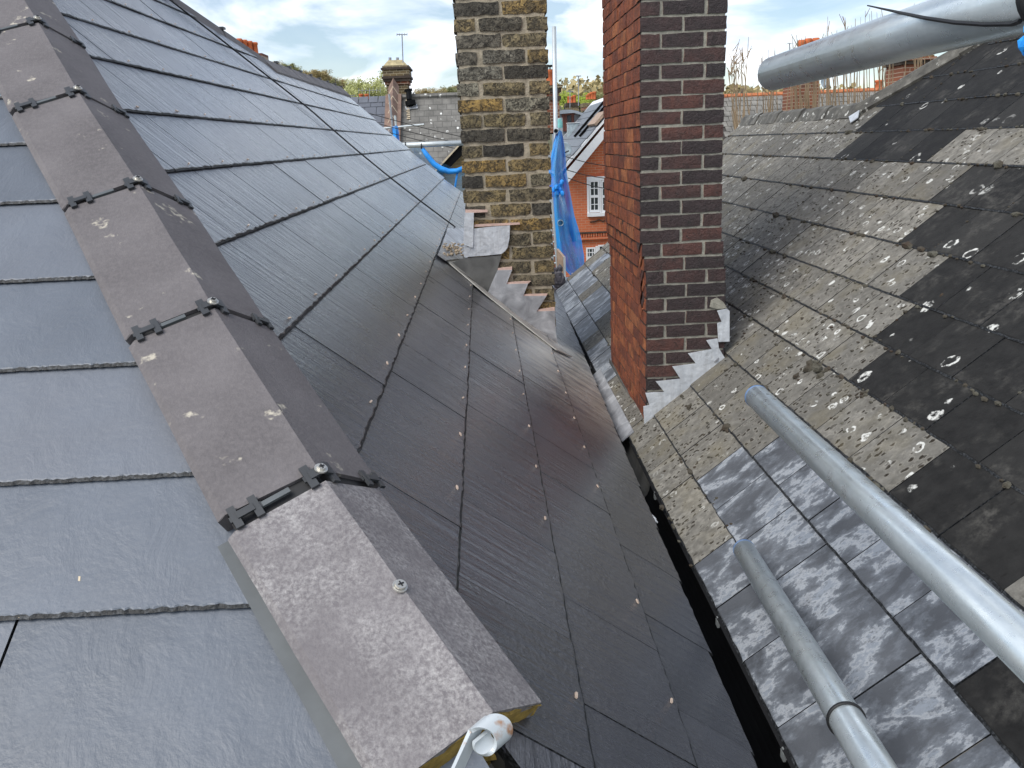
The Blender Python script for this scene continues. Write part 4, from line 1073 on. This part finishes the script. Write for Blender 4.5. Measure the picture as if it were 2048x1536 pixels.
for j in range(6):
    x0_ = xa+(xb-xa)*j/6; part('ridge_tile', MB().slab([P(x0_,0)+Vector((0,-.18,-.1)), P(x0_+(xb-xa)/6-.03,0)+Vector((0,-.18,-.1)), P(x0_+(xb-xa)/6-.03,0)+Vector((0,.02,.1)), P(x0_,0)+Vector((0,.02,.1))], (0,.12,.02)), M['farslate'], lh)
part('ridge_cap', MB().tube([P(xc,0)+sn*.05, P(xd,0)+sn*.05], .11, 6), M['farlichen'], lh)
xm = (xb+xc)/2
for j in range(15):
    f0, f1 = -.085+j*.075, -.085+(j+.93)*.075; hw = (xc-xb)/2*.92
    a0, a1 = P(xm,f0)+sn*.3, P(xm,f1)+sn*.3
    m = MB(); m.add([a0+Vector((-hw,0,-.18)), a0+Vector((0,0,.12)), a0+Vector((hw,0,-.18)), a1+Vector((-hw,0,-.18)), a1+Vector((0,0,.12)), a1+Vector((hw,0,-.18)),
                     a0+Vector((0,0,-.3)), a1+Vector((0,0,-.3))], [(0,1,4,3),(1,2,5,4),(0,6,2,1),(3,4,5,7),(0,3,7,6),(2,6,7,5)])
    part('coping_tile', m, M['coping'], lh)
    e = MB(); b0 = P(xm, f1)+sn*.3; b1 = P(xm, f1+.006)+sn*.3
    e.add([b0+Vector((-hw,0,-.17)), b0+Vector((0,0,.135)), b0+Vector((hw,0,-.17)), b1+Vector((-hw,0,-.17)), b1+Vector((0,0,.135)), b1+Vector((hw,0,-.17))], [(0,1,4,3),(1,2,5,4),(0,2,1),(3,4,5)])
    part('mortar_joint', e, M['copjoint'], lh)
part('party_wall', MB().slab([P(xm-.28,0)+sn*.2, P(xm+.28,0)+sn*.2, P(xm+.28,1)+sn*.2, P(xm-.28,1)+sn*.2], -sn*.3), M['coping'], lh)
# vent pipe and flashing on the lichen roof
def onP(px, py, off=.0):
    r = ray(px, py); t_ = (sn.dot(P(0,0))+off)/sn.dot(r); return r*t_
part('vent_pipe', MB().tube([onP(821,212,.05), onP(821,212,.05)+Vector((-.02,-.1,.2)), onP(817.5,182,.3)], .1, 10), M['blackpvc'], lh)
part('vent_collar', MB().tube([onP(822,211,.1), onP(820,202,.2)], .19, 10), M['blackpvc'], lh); part('vent_cap', MB().tube([at(817,183,onP(817.5,182,.3).y), at(816,178,onP(817.5,182,.3).y)], .15, 10), M['blackpvc'], lh)
part('lead_flashing', MB().slab([onP(810,213,.06), onP(834,209,.06), onP(836,217,.06), onP(812,220,.06)], sn*.02), M['lead'], lh)
for j in range(13): part('mortar_step', MB().slab([onP(812+.2*j+(2 if j % 2 else -1), 194+3.6*j, .05), onP(818+.2*j, 194+3.6*j, .05), onP(818+.2*j, 195.5+3.6*j, .05), onP(812+.2*j, 195.5+3.6*j, .05)], sn*.03), M['copjoint'], lh)
part('wall', MB().box((xa, YH-1.9, -7), (xd, YH+5, zr-4.2)), M['stockwall'], lh)
# nearer yellow brick gable with black bargeboard, under the lichen roof
YG = 20.0
gh = thing('yellow_brick_house', 'yellow brick gable with black bargeboard behind the rolled blue netting', 'house', at(920,420,YG))
zb_ = -7
pts = [at(930,278,YG), at(830,385,YG)]
gp = [at(846,378,YG), at(935,292,YG), at(990,292,YG)]
part('wall', MB().slab([gp[0], gp[1], gp[2], Vector((gp[2].x, YG, -7)), Vector((gp[0].x, YG, -7))], (0,3,0)), M['stockwall'], gh)
part('bargeboard', MB().slab([at(935,272,YG-.35), at(935,300,YG-.35), at(846,388,YG-.35), at(836,380,YG-.35)], (0,.3,0)), M['blackpvc'], gh)
part('verge', MB().slab([at(935,270,YG-.4), at(935,274,YG-.4), at(836,382,YG-.4), at(834,378,YG-.4)], (0,.5,0)), M['copjoint'], gh)
# chimney with oversailing courses and aerial
cst, a_, b_, zt_ = stack('far_chimney', 'corbelled old brick chimney with two short pots and an aerial, above the far slate house', 770, 812, 132, 230, 32.5, 'stackwall', 1.0,
    ((.62,.68,.05,'stackred'),(.68,.74,.1,'stackdark'),(.74,.79,.14,'stackdark'),(.79,.92,.1,'stackwall'),(.92,.96,.15,'stackdark'),(.96,1.0,.1,'stackwall')))
part('flaunching', MB().slab([(a_.x-.05,32.4,zt_+.001),(b_.x+.05,32.4,zt_+.001),(b_.x-.12,32.6,zt_+.2),(a_.x+.12,32.6,zt_+.2)], (0,.9,0)), M['capmortar'], cst)
for x in (780, 795): part('chimney_pot', MB().tube([at(x,122,32.8), at(x,115,32.8)], .055, 10), M['aerial'], cst)
aerial('tall thin aerial mast beside the corbelled far chimney', 806, 69, 126, 32.4, .18, .022)
# low pots behind the far slate ridge
lp_, a_, b_, zt_ = stack('far_chimney', 'low chimney with two orange pots just behind the far slate ridge', 718, 742, 199, 225, 36, 'stackred', .8)
for x in (723, 734): pots(lp_, x, 188, 200, 36.2, .1)
aerial('low spreading aerial behind the two orange pots', 739, 181, 198, 37, .45, .015, 7)
aerial('small white aerial left of the two orange pots', 704, 191, 205, 37, .1, .02, 3)
# pots behind our ridge
pr_, a_, b_, zt_ = stack('far_chimney', 'chimney with four orange pots just showing above our own ridge', 474, 524, 108, 190, 24, 'stackred', .7)
for x in (482, 492, 502, 512): pots(pr_, x, 77+ (x-482)*.25, 110, 24.2+(x-482)*.01, .085)
# small scaffold by the coping
ss_ = thing('scaffold', 'small far scaffold of thin tubes wrapped in blue netting by the brown coping', 'scaffold', at(790,300,24))
part('ledger', MB().tube([at(765,257,24), at(848,249,24)], .028, 8), M['galv_far'], ss_); part('standard', MB().tube([at(790,231,24), at(796,300,24)], .03, 8), M['galv_far'], ss_)
part('pole', MB().tube([at(778,188,24.2), at(785,252,24.2)], .03, 8), M['aerial'], ss_)
part('netting', netsheet([(252,784,796),(270,786,798),(300,788,800)], 23.9, .05, 6), M['net'], ss_)
part('netting', netsheet([(256,762,788),(275,770,790),(300,785,792)], 24.3, .05, 6), M['net_thin'], ss_)
# wires
wid = 0
for (x0_, y0_, x1_, y1_, Y, lab) in ((690,212,935,276,22,'highest of the three wires sagging across the far lichen roof'),(690,228,935,290,22,'middle of the three wires sagging across the far lichen roof'),(690,240,935,302,22,'lowest of the three wires sagging across the far lichen roof'),
                        (1128,312,1225,333,18,'upper thin wire in front of the orange house gable'),(1128,338,1225,358,18,'middle thin wire in front of the orange house gable'),(1136,356,1225,379,18,'lower thin wire in front of the orange house gable')):
    pts = []
    for k in range(9):
        f = k/8; pts.append(at(x0_+(x1_-x0_)*f, y0_+(y1_-y0_)*f+4*f*(1-f)*3, Y))
    solo('wire', MB().tube(pts, .009, 5), M['wire'], lab, 'wire', 'overhead wires')

# ------------------------------------------------------------------ orange brick house
YO = 27.0
oh = thing('brick_house', 'orange red brick gable house with white bargeboard and white sash windows', 'house', at(1190,520,YO))
g0, g1 = at(1118,372,YO), at(1262,205,YO)
gx1 = at(1400,200,YO).x
part('wall', MB().slab([Vector((g0.x,YO,-7)), Vector((g0.x,YO,g0.z)), g1, Vector((2*g1.x-g0.x,YO,g0.z)), Vector((2*g1.x-g0.x,YO,-7))], (0,6,0)), M['redwall'], oh)
dr = (g1-g0)
part('bargeboard', MB().slab([at(1128,349,YO-.35), at(1262,190,YO-.35), at(1262,211,YO-.35), at(1136,366,YO-.35)], (0,.12,0)), M['white'], oh)
rl = MB(); e0, e1 = at(1118,352,YO-.3), at(1262,182,YO-.3)
bk_ = Vector((-.0, 9, 0)); 
part('roof', MB().slab([e0, e1, e1+bk_, e0+bk_], (0,0,.1)), M['white'], oh)
rn = (e1-e0).cross(Vector((0,1,0))); rn = rn if rn.z > 0 else -rn; rn.normalize(); rd = (e1-e0).normalized(); rl_ = (e1-e0).length
om = MB().box((-.2,0,0),(.2,.4,.02)).mesh('slate', M['redslate'])
nrow = int(rl_/.33)
for i in range(nrow):
    for j in range(20):
        p = e0+rd*(.33*i)+Vector((0, .25+.42*j+(.21 if i % 2 else 0), .1))+rn*.02
        up_t = (rd-rn*.05).normalized()
        q = proj(p)
        if q and q[0] < 1230: link('slate', om, oh, basis(Vector((0,-1,0)), up_t, Vector((0,-1,0)).cross(up_t), p))
def sash(xl, xr, yt, yb, cols, rows_, curtain=True):
    a, b = at(xl, yt, YO), at(xr, yb, YO); W_ = b.x-a.x; H_ = a.z-b.z
    fr_ = MB(); t_ = .048
    fr_.box((a.x, YO-.05, b.z), (a.x+t_, YO+.03, a.z)); fr_.box((b.x-t_, YO-.05, b.z), (b.x, YO+.03, a.z)); fr_.box((a.x+t_, YO-.05, a.z-t_), (b.x-t_, YO+.03, a.z)); fr_.box((a.x+t_, YO-.05, b.z), (b.x-t_, YO+.03, b.z+t_*1.6))
    fr_.box((a.x+t_, YO-.04, (a.z+b.z)/2-.04), (b.x-t_, YO+.03, (a.z+b.z)/2+.04))
    wn_ = part('window', fr_, M['white'], oh)
    part('pane', MB().box((a.x+t_*.5, YO-.006, b.z+t_*.5), (b.x-t_*.5, YO-.002, a.z-t_*.5)), M['glass'], wn_)
    if curtain: part('curtain', MB().box((a.x+t_, YO-.0015, b.z+t_), (a.x+W_*.42, YO-.0008, a.z-t_)), M['curtain'], wn_)
    gb = MB()
    for k in range(1, cols): x = a.x+W_*k/cols; gb.box((x-.011, YO-.03, b.z+t_), (x+.011, YO-.008, a.z-t_))
    for k in range(1, rows_):
        if k*2 == rows_: continue
        z = b.z+H_*k/rows_; gb.box((a.x+t_, YO-.028, z-.011), (b.x-t_, YO-.009, z+.011))
    part('glazing_bars', gb, M['white'], wn_)
sash(1178, 1199, 361, 424, 2, 4); sash(1202, 1223, 361, 424, 2, 4); sash(1226, 1247, 361, 424, 2, 4)
for xl_, xr_ in ((1199.2,1201.8),(1223.2,1225.8),(1174,1177.8)):
    part('mullion', MB().box((at(xl_,400,YO).x, YO-.06, at(1190,428,YO).z), (at(xr_,400,YO).x, YO+.02, at(1190,358,YO).z)), M['white'], oh)
part('window_head', MB().box((at(1174,400,YO).x, YO-.055, at(1190,361,YO).z), (at(1250,400,YO).x, YO+.02, at(1190,353,YO).z)), M['white'], oh)
part('sill', MB().box((at(1174,426,YO).x, YO-.14, at(1174,433,YO).z), (at(1250,426,YO).x, YO-.02, at(1174,426,YO).z)), M['white'], oh)
part('arch', MB().slab([at(1174,352,YO-.03), at(1212,342,YO-.03), at(1250,346,YO-.03), at(1250,357,YO-.03), at(1212,352,YO-.03), at(1174,361,YO-.03)], (0,.03,0)), simple('arch brick', (.45,.1,.04)), oh)
part('brick_swag', MB().tube([at(1180,444,YO-.04), at(1190,443,YO-.04), at(1198,439,YO-.04), at(1206,443,YO-.04), at(1216,437,YO-.04), at(1230,440,YO-.04)], .02, 6), M['stackdark'], oh)
for yy0, yy1, o, mm in ((463,466,.1,'stackdark'),(474,478,.12,'redwall')):
    part('string_course', MB().box((at(1150,yy1,YO).x, YO-o, at(1190,yy1,YO).z), (at(1300,yy1,YO).x, YO-.001, at(1190,yy0,YO).z)), M[mm], oh)
for j in range(17):
    x = at(1152+5*j,470,YO).x; z = at(1190,470,YO).z; part('dentil', MB().box((x-.022, YO-.09, z-.06), (x+.022, YO-.001, z+.055)), M['redwall'], oh)
sash(1172, 1191, 495, 535, 3, 4, False); sash(1196, 1224, 490, 535, 3, 4, False)
part('mullion', MB().box((at(1191.2,510,YO).x, YO-.06, at(1190,540,YO).z), (at(1195.8,510,YO).x, YO+.02, at(1190,492,YO).z)), M['white'], oh)
# dormer and panels beyond
YD = 36.0
dm = thing('dormer_house', 'small dormer with curved grey zinc roof and red brown timber window front', 'dormer', at(1145,275,YD))
dz = lambda y: at(1145, y, YD).z
dxl, dxm, dxr = at(1119,240,YD).x, at(1148,240,YD).x, at(1172,240,YD).x
part('wall', MB().box((dxl, YD, -7), (dxr, YD+4, dz(226))), M['zinc'], dm)
for x in (1126, 1131, 1145): part('post', MB().box((at(x,240,YD).x-.05, YD-.1, dz(262)), (at(x,240,YD).x+.06, YD-.01, dz(226))), M['timber'], dm)
part('lintel', MB().box((at(1124,240,YD).x, YD-.12, dz(230)), (at(1150,240,YD).x, YD-.105, dz(225))), M['timber'], dm)
part('timber_panel', MB().box((at(1124,240,YD).x, YD-.08, dz(262)), (at(1150,240,YD).x, YD-.02, dz(246))), M['timber'], dm)
part('window_pane', MB().box((at(1132,240,YD).x, YD-.05, dz(245)), (at(1144,240,YD).x, YD-.03, dz(231))), M['glass'], dm)
cv = [at(1118,228,YD-.4), at(1118,222,YD-.4), at(1128,219.5,YD-.4), at(1142,219.5,YD-.4), at(1156,222,YD-.4), at(1168,229,YD-.4), at(1176,238,YD-.4), at(1172,238,YD-.4), at(1160,229,YD-.4), at(1148,225.5,YD-.4)]
part('roof', MB().slab(cv, (0,4.5,0)), M['zinc'], dm)
pn = thing('roof_panel_box', 'pale grey boxed panel standing below the timber dormer', 'panel', at(1150,280,33))
part('panel', MB().box((at(1136,260,33).x, 33, at(1150,285,33).z), (at(1172,260,33).x, 33.4, at(1150,246,33).z)), M['box'], pn); part('panel_cap', MB().box((at(1135,260,33).x, 32.96, at(1150,246,33).z), (at(1173,260,33).x, 33.44, at(1150,245,33).z)), M['white'], pn)
part('leg', MB().box((at(1138,270,33).x, 33.1, -7), (at(1170,270,33).x, 33.3, at(1150,285,33).z)), M['stackdark'], pn)
for lx in (0, 1):
    sk_ = MB(); b0 = e0+rd*(rl_*(.42))+Vector((0,2.0+lx*1.6,.1))+rn*.05
    sk_.frame(b0+rd*.9, rd*.9, (0,.06,0), rn*.06); part('skylight_rail', sk_, M['blackpvc'], oh)
part('roof_board', MB().frame(e0+rd*(rl_*.62)+Vector((0,.9,.1))+rn*.1, (rd*.25), (0,.9,0), rn*.04), M['ply'], oh)
ds = thing('satellite_dish', 'round grey satellite dish beside the blue netting', 'satellite dish', at(1128,310,14))
dc = at(1130,299,14); dish = MB(); dish.lathe((0,0,0), [(.001,.0),(.05,.002),(.09,.012),(.11,.03),(.105,.034),(.08,.02),(.001,.008)], 16)
R3 = Matrix.Rotation(math.radians(75), 3, Vector((.6,.4,0)).normalized()); dish.v = [tuple(dc+R3 @ Vector(v)) for v in dish.v]; part('dish', dish, M['box'], ds, True)
part('arm', MB().tube([at(1126,318,14), at(1128,306,14), at(1137,302,13.8)], .012, 6), M['wire'], ds)
# more chimneys in the gap
gch, a_, b_, zt_ = stack('far_chimney', 'patterned brick chimney with one tall orange pot half hidden by the yellow chimney', 1078, 1118, 172, 268, 25, 'stackred', .8, ((.0,.02,.0,'stackred'),(.7,.78,.05,'stackdark'),(.86,.94,.06,'stackdark'),(.94,1.0,.09,'stackwall')))
pots(gch, 1100, 139, 172, 25.3, .12); part('cowl', MB().box((at(1094,133,25.3).x,25.1,at(1100,133,25.3).z), (at(1107,133,25.3).x,25.5,at(1100,131,25.3).z)), M['blackpvc'], gch); part('cowl_post', MB().tube([at(1100,139,25.3), at(1100,133,25.3)], .02, 6), M['blackpvc'], gch)
c2_, a_, b_, zt_ = stack('far_chimney', 'small far chimney with three orange pots above the dormer', 1134, 1158, 206, 240, 60, 'stackwall', 1.0, ((.8,1,.08,'stackdark'),))
for x in (1138, 1143, 1149): pots(c2_, x, 193 if x < 1149 else 190, 206, 60.3, .13)
c3_, a_, b_, zt_ = stack('far_chimney', 'far chimney with four crowded orange pots left of the red chimney', 1170, 1194, 206, 260, 55, 'stackwall', 1.2, ((.55,.62,.05,'stackdark'),(.72,.86,.1,'stackred'),(.86,1,.14,'stackwall')))
for x, y0_ in ((1175,190),(1179,187),(1184,184),(1189,183)): pots(c3_, x, y0_, 199, 55.3, .13)
aerial('tall thin aerial mast against the trees between the two chimneys', 1157, 152, 212, 58, .15, .035, 4)
aerial('short aerial mast in front of the small three pot chimney', 1140, 183, 216, 57, .2, .03, 4)

# ------------------------------------------------------------------ right background
YT = 24.0
gt = thing('grey_tile_house', 'long grey tiled roof with an orange ridge beyond the old roof', 'house', at(1600,240,YT))
zt0 = at(1600,189,YT+2).z; x0_, x1_ = at(1425,190,YT+2).x, at(1900,190,YT+2).x
Q = lambda x, f: Vector((x, YT+2-3.2*f, zt0-3.2*f*.8))
part('roof', MB().slab([Q(x0_,0), Q(x1_,0), Q(x1_,1), Q(x0_,1)], (0,.1,-.12)), M['tileside'], gt)
tl = MB(); qu = Vector((0,1,.8)).normalized(); qn = Vector((0,-.8,1)).normalized(); rws = 18; th_ = 3.2*math.hypot(1,.8)/rws
for i in range(rws):
    x = x0_+(.09 if i % 2 else 0)
    while x < x1_-.18:
        c = Q(x+.09,1)+qu*(th_*(i+.5))+qn*(.02+random.uniform(0,.012)); tl.frame(c, (.082,0,0), (qu-qn*.06)*th_*.52, qn*.012); x += .18
part('roof_tile', tl, M['greytile'], gt, kind='stuff')
k = 0; x = x0_
while x < x1_:
    part('ridge_tile', MB().tube([Q(x,0)+Vector((0,0,.03)), Q(min(x+.42,x1_),0)+Vector((0,0,.03))], .075, 7), M['ridgeorange'], gt); x += .45
part('wall', MB().box((x0_, YT-.8, -7), (x1_, YT+5, zt0-2.4)), M['stockwall'], gt)
rch, a_, b_, zt_ = stack('far_chimney', 'chimney with orange pots behind the top scaffold tube, overgrown by bare stems', 1590, 1640, 128, 240, 22.5, 'stackred', .8, ((.84,.92,.07,'stackdark'),(.92,1,.1,'stackwall')))
for x, y0_ in ((1601,79),(1614,76),(1629,75)): pots(rch, x, y0_+1, 130, 22.8, .1)
aerial('boxy aerial left of the orange pots at right', 1579, 87, 140, 22.6, .09, .012, 3)
ds2 = thing('satellite_dish', 'grey satellite dish right of the overgrown chimney', 'satellite dish', at(1647,172,22))
dc = at(1648,165,22); dish = MB(); dish.lathe((0,0,0), [(.001,.0),(.06,.004),(.12,.02),(.15,.045),(.145,.05),(.1,.028),(.001,.01)], 16)
R3 = Matrix.Rotation(math.radians(80), 3, Vector((.9,.35,0)).normalized()); dish.v = [tuple(dc+R3 @ Vector(v)) for v in dish.v]; part('dish', dish, M['box'], ds2, True); part('arm', MB().tube([at(1645,182,22.2), at(1652,170,21.9)], .015, 6), M['aerial'], ds2)
rch2, a_, b_, zt_ = stack('far_chimney', 'red brick chimney with oversailing top under the scaffold tube at right', 1808, 1862, 112, 230, 19, 'stackred', .8, ((.86,.92,.05,'stackdark'),(.92,.97,.09,'stackred'),(.97,1,.05,'stackwall')))
rch3, a_, b_, zt_ = stack('far_chimney', 'small distant orange pot chimney between the bare stems', 1748, 1768, 182, 215, 40, 'stackred', .8); pots(rch3, 1757, 160, 183, 40.2, .2)
# bare shrub stems behind the old ridge
def shrub(px, n, spread, top, Y, idx, label):
    b = at(px, 262, Y); t_ = thing('bare_shrub', label, 'shrub', b, 'bare stemmed shrubs behind the old ridge')
    for s in range(n):
        sx = px+random.gauss(0, spread); hy = top+abs(random.gauss(0, 45)); lean_ = random.uniform(-16, 10)
        yy = Y+random.uniform(-.8,.8); p = [at(px+(sx-px)*.5, 268, yy), at(sx, 225, yy), at(sx+lean_*.5, (225+hy)/2, yy), at(sx+lean_, hy, yy)]
        r0 = random.uniform(.007,.013)
        part('stem', MB().tube(p, [r0, r0*.8, r0*.55, r0*.25], 5), M['stem'], t_)
        if random.random() < .6:
            q = p[2]; tw = MB()
            for k in range(4):
                f = random.uniform(.1,.9); c = p[2].lerp(p[3], f); tw.tube([c, c+Vector((random.uniform(-.12,.12), 0, random.uniform(.06,.2)))], [.006,.003], 4)
            part('twig', tw, M['stem'], t_, kind='stuff')
for i, (px, n, sp_w, tp_, Y, lab) in enumerate(((1478,12,16,92,12,'sparse bare shrub just right of the red chimney'),(1540,12,20,85,12.5,'bare shrub in front of the grey tiles below the tube end'),(1612,34,22,70,12,'dense bare shrub of pale stems climbing the overgrown chimney'),
                                  (1690,18,24,30,11.5,'tall bare shrub with stems rising above the top tube'),(1755,16,24,20,12,'bare shrub right of centre below the top tube'),(1830,14,20,15,13,'bare shrub in front of the red chimney at far right'))):
    shrub(px, n, sp_w, tp_, Y, i, lab)
# trees
def crown_mesh(name, seed, n, mat, size, squash=1.0, hollow=.25, clumps=42):
    rnd = random.Random(seed); mb = MB(); cl = []
    for k in range(clumps):
        th = rnd.uniform(0, 2*math.pi); ph = rnd.uniform(-.5, 1); r = rnd.uniform(hollow, .85)
        cl.append((Vector((r*math.cos(th)*math.cos(ph), r*math.sin(th)*math.cos(ph), r*math.sin(ph)*squash)), rnd.uniform(.16,.36)))
    for k in range(n):
        c, r = rnd.choice(cl); v = Vector((rnd.gauss(0,1), rnd.gauss(0,1), rnd.gauss(0,1))).normalized()*r*rnd.uniform(.4,1.05)
        p = c+v; a = Vector((rnd.gauss(0,1), rnd.gauss(0,1), rnd.gauss(0,1))).normalized(); b = a.cross(Vector((rnd.gauss(0,1), rnd.gauss(0,1), rnd.gauss(0,1)))).normalized(); s = size*rnd.uniform(.6,1.3)
        mb.add([p-a*s-b*s*.5, p+a*s-b*s*.5, p+a*s*.6+b*s*.6, p-a*s*.6+b*s*.6], [(0,1,2,3)])
    return mb.mesh(name, mat)
def bare_mesh(seed, mat, lv=5):
    rnd = random.Random(seed); mb = MB()
    def br(p, d, l, r, k):
        q = p+d*l; mb.tube([p, p.lerp(q,.5)+Vector((rnd.uniform(-.05,.05),rnd.uniform(-.05,.05),0))*l, q], [r, r*.8, r*.6], 5 if k > 2 else 3, cap=False)
        if k == 0: return
        for _ in range(3 if k > 1 else 4):
            nd = (d+Vector((rnd.gauss(0,.45), rnd.gauss(0,.45), rnd.gauss(.12,.3)))).normalized(); br(p.lerp(q, rnd.uniform(.6,1)), nd, l*rnd.uniform(.6,.82), r*.58, k-1)
    br(Vector((0,0,0)), Vector((0,0,1)), .3, .03, lv)
    return mb.mesh('branches', mat)
cm = {k: [crown_mesh('crown', 31+i*7+hash_, 8000, M[k], sz*.62) for i in range(2)] for k, sz, hash_ in (('leaf_willow', .042, 1), ('leaf_lime', .05, 2), ('leaf_brown', .05, 3), ('leaf_dark', .05, 4))}
bm_ = [bare_mesh(5, M['bark']), bare_mesh(9, M['bark'])]
def tree(px, top, Y, wpx, kind, label, base_z=None, squash=1.0, bare=True):
    T_ = at(px, top, Y); hw = wpx/FPX*Y/2; bz = -7 if base_z is None else base_z
    bz = max(bz, hillz(T_.x, Y)-.3) if Y > 150 else bz
    t_ = thing('tree', label, 'tree', (T_.x, Y, bz), 'trees on the far hillside')
    hh = hw*squash; c = Vector((T_.x, Y, T_.z-hh))
    part('trunk', MB().tube([(T_.x,Y,bz), (T_.x+.1*hw,Y,(bz+c.z)/2), (T_.x,Y,c.z)], [hw*.12,hw*.09,hw*.05], 6), M['bark'], t_)
    if kind == 'bare':
        s = (T_.z-bz)*.55; link('branches', random.choice(bm_), t_, Matrix.Translation((T_.x,Y,T_.z-hh*2.1)) @ Matrix.Rotation(random.uniform(0,6),4,'Z') @ Matrix.Diagonal((hw*1.5,hw*1.5,hh*1.5,1)))
    else:
        link('crown', random.choice(cm[kind]), t_, Matrix.Translation(c) @ Matrix.Rotation(random.uniform(0,6),4,'Z') @ Matrix.Diagonal((hw,hw,hh,1)))
        if bare: link('branches', random.choice(bm_), t_, Matrix.Translation((T_.x,Y,c.z-hh*1.0)) @ Matrix.Diagonal((hw*1.3,hw*1.3,hh*1.35,1)))
tree(735, 131, 85, 115, 'leaf_willow', 'big pale green willow standing left of the corbelled chimney', squash=.95)
tree(706, 152, 92, 60, 'leaf_willow', 'smaller pale green tree at the left foot of the big willow')
tree(640, 134, 150, 60, 'leaf_brown', 'brownish budding tree just above the end of our ridge', squash=.6)
tree(570, 122, 160, 50, 'leaf_dark', 'olive tree behind our ridge, leftmost of the hill trees', squash=.6)
for j, (px, tp_, wp, kd, lab) in enumerate(((548,118,44,'leaf_brown','brownish tree behind the bend of our ridge'),(588,126,46,'leaf_dark','dark olive tree low behind our ridge tiles'),(618,134,46,'leaf_brown','budding tree between the bare tree and the ridge end'),(655,146,50,'leaf_dark','olive tree right above the end of our ridge'),(676,152,44,'leaf_brown','small brown tree at the left foot of the willow'),(758,164,50,'leaf_brown','brown tree low behind the two orange pots'))):
    tree(px, tp_, 175+7*j, wp, kd, lab, squash=.9)
tree(605, 122, 170, 44, 'bare', 'bare tree behind our ridge between the olive and brown trees')
tree(668, 138, 155, 34, 'bare', 'bare grey tree at the left edge of the big willow')
for j, (px, tp_, wp, kd, lab) in enumerate(((826,164,40,'bare','bare tree directly right of the corbelled chimney'),(848,168,56,'leaf_brown','brown budding tree beside the bare tree right of the corbelled chimney'),(872,168,60,'leaf_brown','brown budding tree midway between the two left chimneys'),(896,164,56,'leaf_dark','olive tree near the left edge of the yellow chimney'),(920,162,60,'leaf_brown','brown tree at the left edge of the yellow chimney'))):
    tree(px, tp_+2, 210+6*j, wp, kd, lab, squash=.8)
for j, (px, tp_, wp, kd, Y, lab) in enumerate(((1128,178,56,'leaf_lime',120,'bright lime green tree right of the scaffold pole'),(1158,181,64,'leaf_lime',125,'bright lime green tree behind the aerial mast'),(1186,180,64,'leaf_dark',200,'olive tree behind the four pot chimney'),(1208,178,60,'leaf_dark',210,'olive tree at the left edge of the red chimney'),(1140,176,40,'bare',230,'bare tree behind the lime green trees'))):
    tree(px, tp_, Y, wp, kd, lab, squash=.7)
tree(1487, 132, 60, 80, 'bare', 'bare spreading tree just right of the red chimney', squash=1.0)
tree(1690, 150, 70, 120, 'bare', 'bare tree behind the shrub stems under the top tube', squash=.6)
tree(1790, 165, 75, 60, 'leaf_willow', 'pale green tree left of the red chimney at far right', squash=.6)
# far wood on the hill
wd = MB(); rnd = random.Random(3)
for k in range(5200):
    x = rnd.uniform(-170, 190); y = rnd.uniform(250, 480); z = hillz(x, y)+rnd.uniform(0, 5.5); s = rnd.uniform(.5,1.2)
    a = Vector((rnd.gauss(0,1), rnd.gauss(0,1), rnd.gauss(0,1))).normalized(); b = a.cross(Vector((rnd.gauss(0,1), rnd.gauss(0,1), rnd.gauss(0,1)))).normalized(); p = Vector((x,y,z))
    wd.add([p-a*s-b*s, p+a*s-b*s, p+a*s+b*s, p-a*s+b*s], [(0,1,2,3)])
o = link('far_wood', wd.mesh('far_wood', M['leaf_brown'])); o['kind'] = 'stuff'; o['label'] = 'brownish wood covering the far hillside'; o['category'] = 'wood'
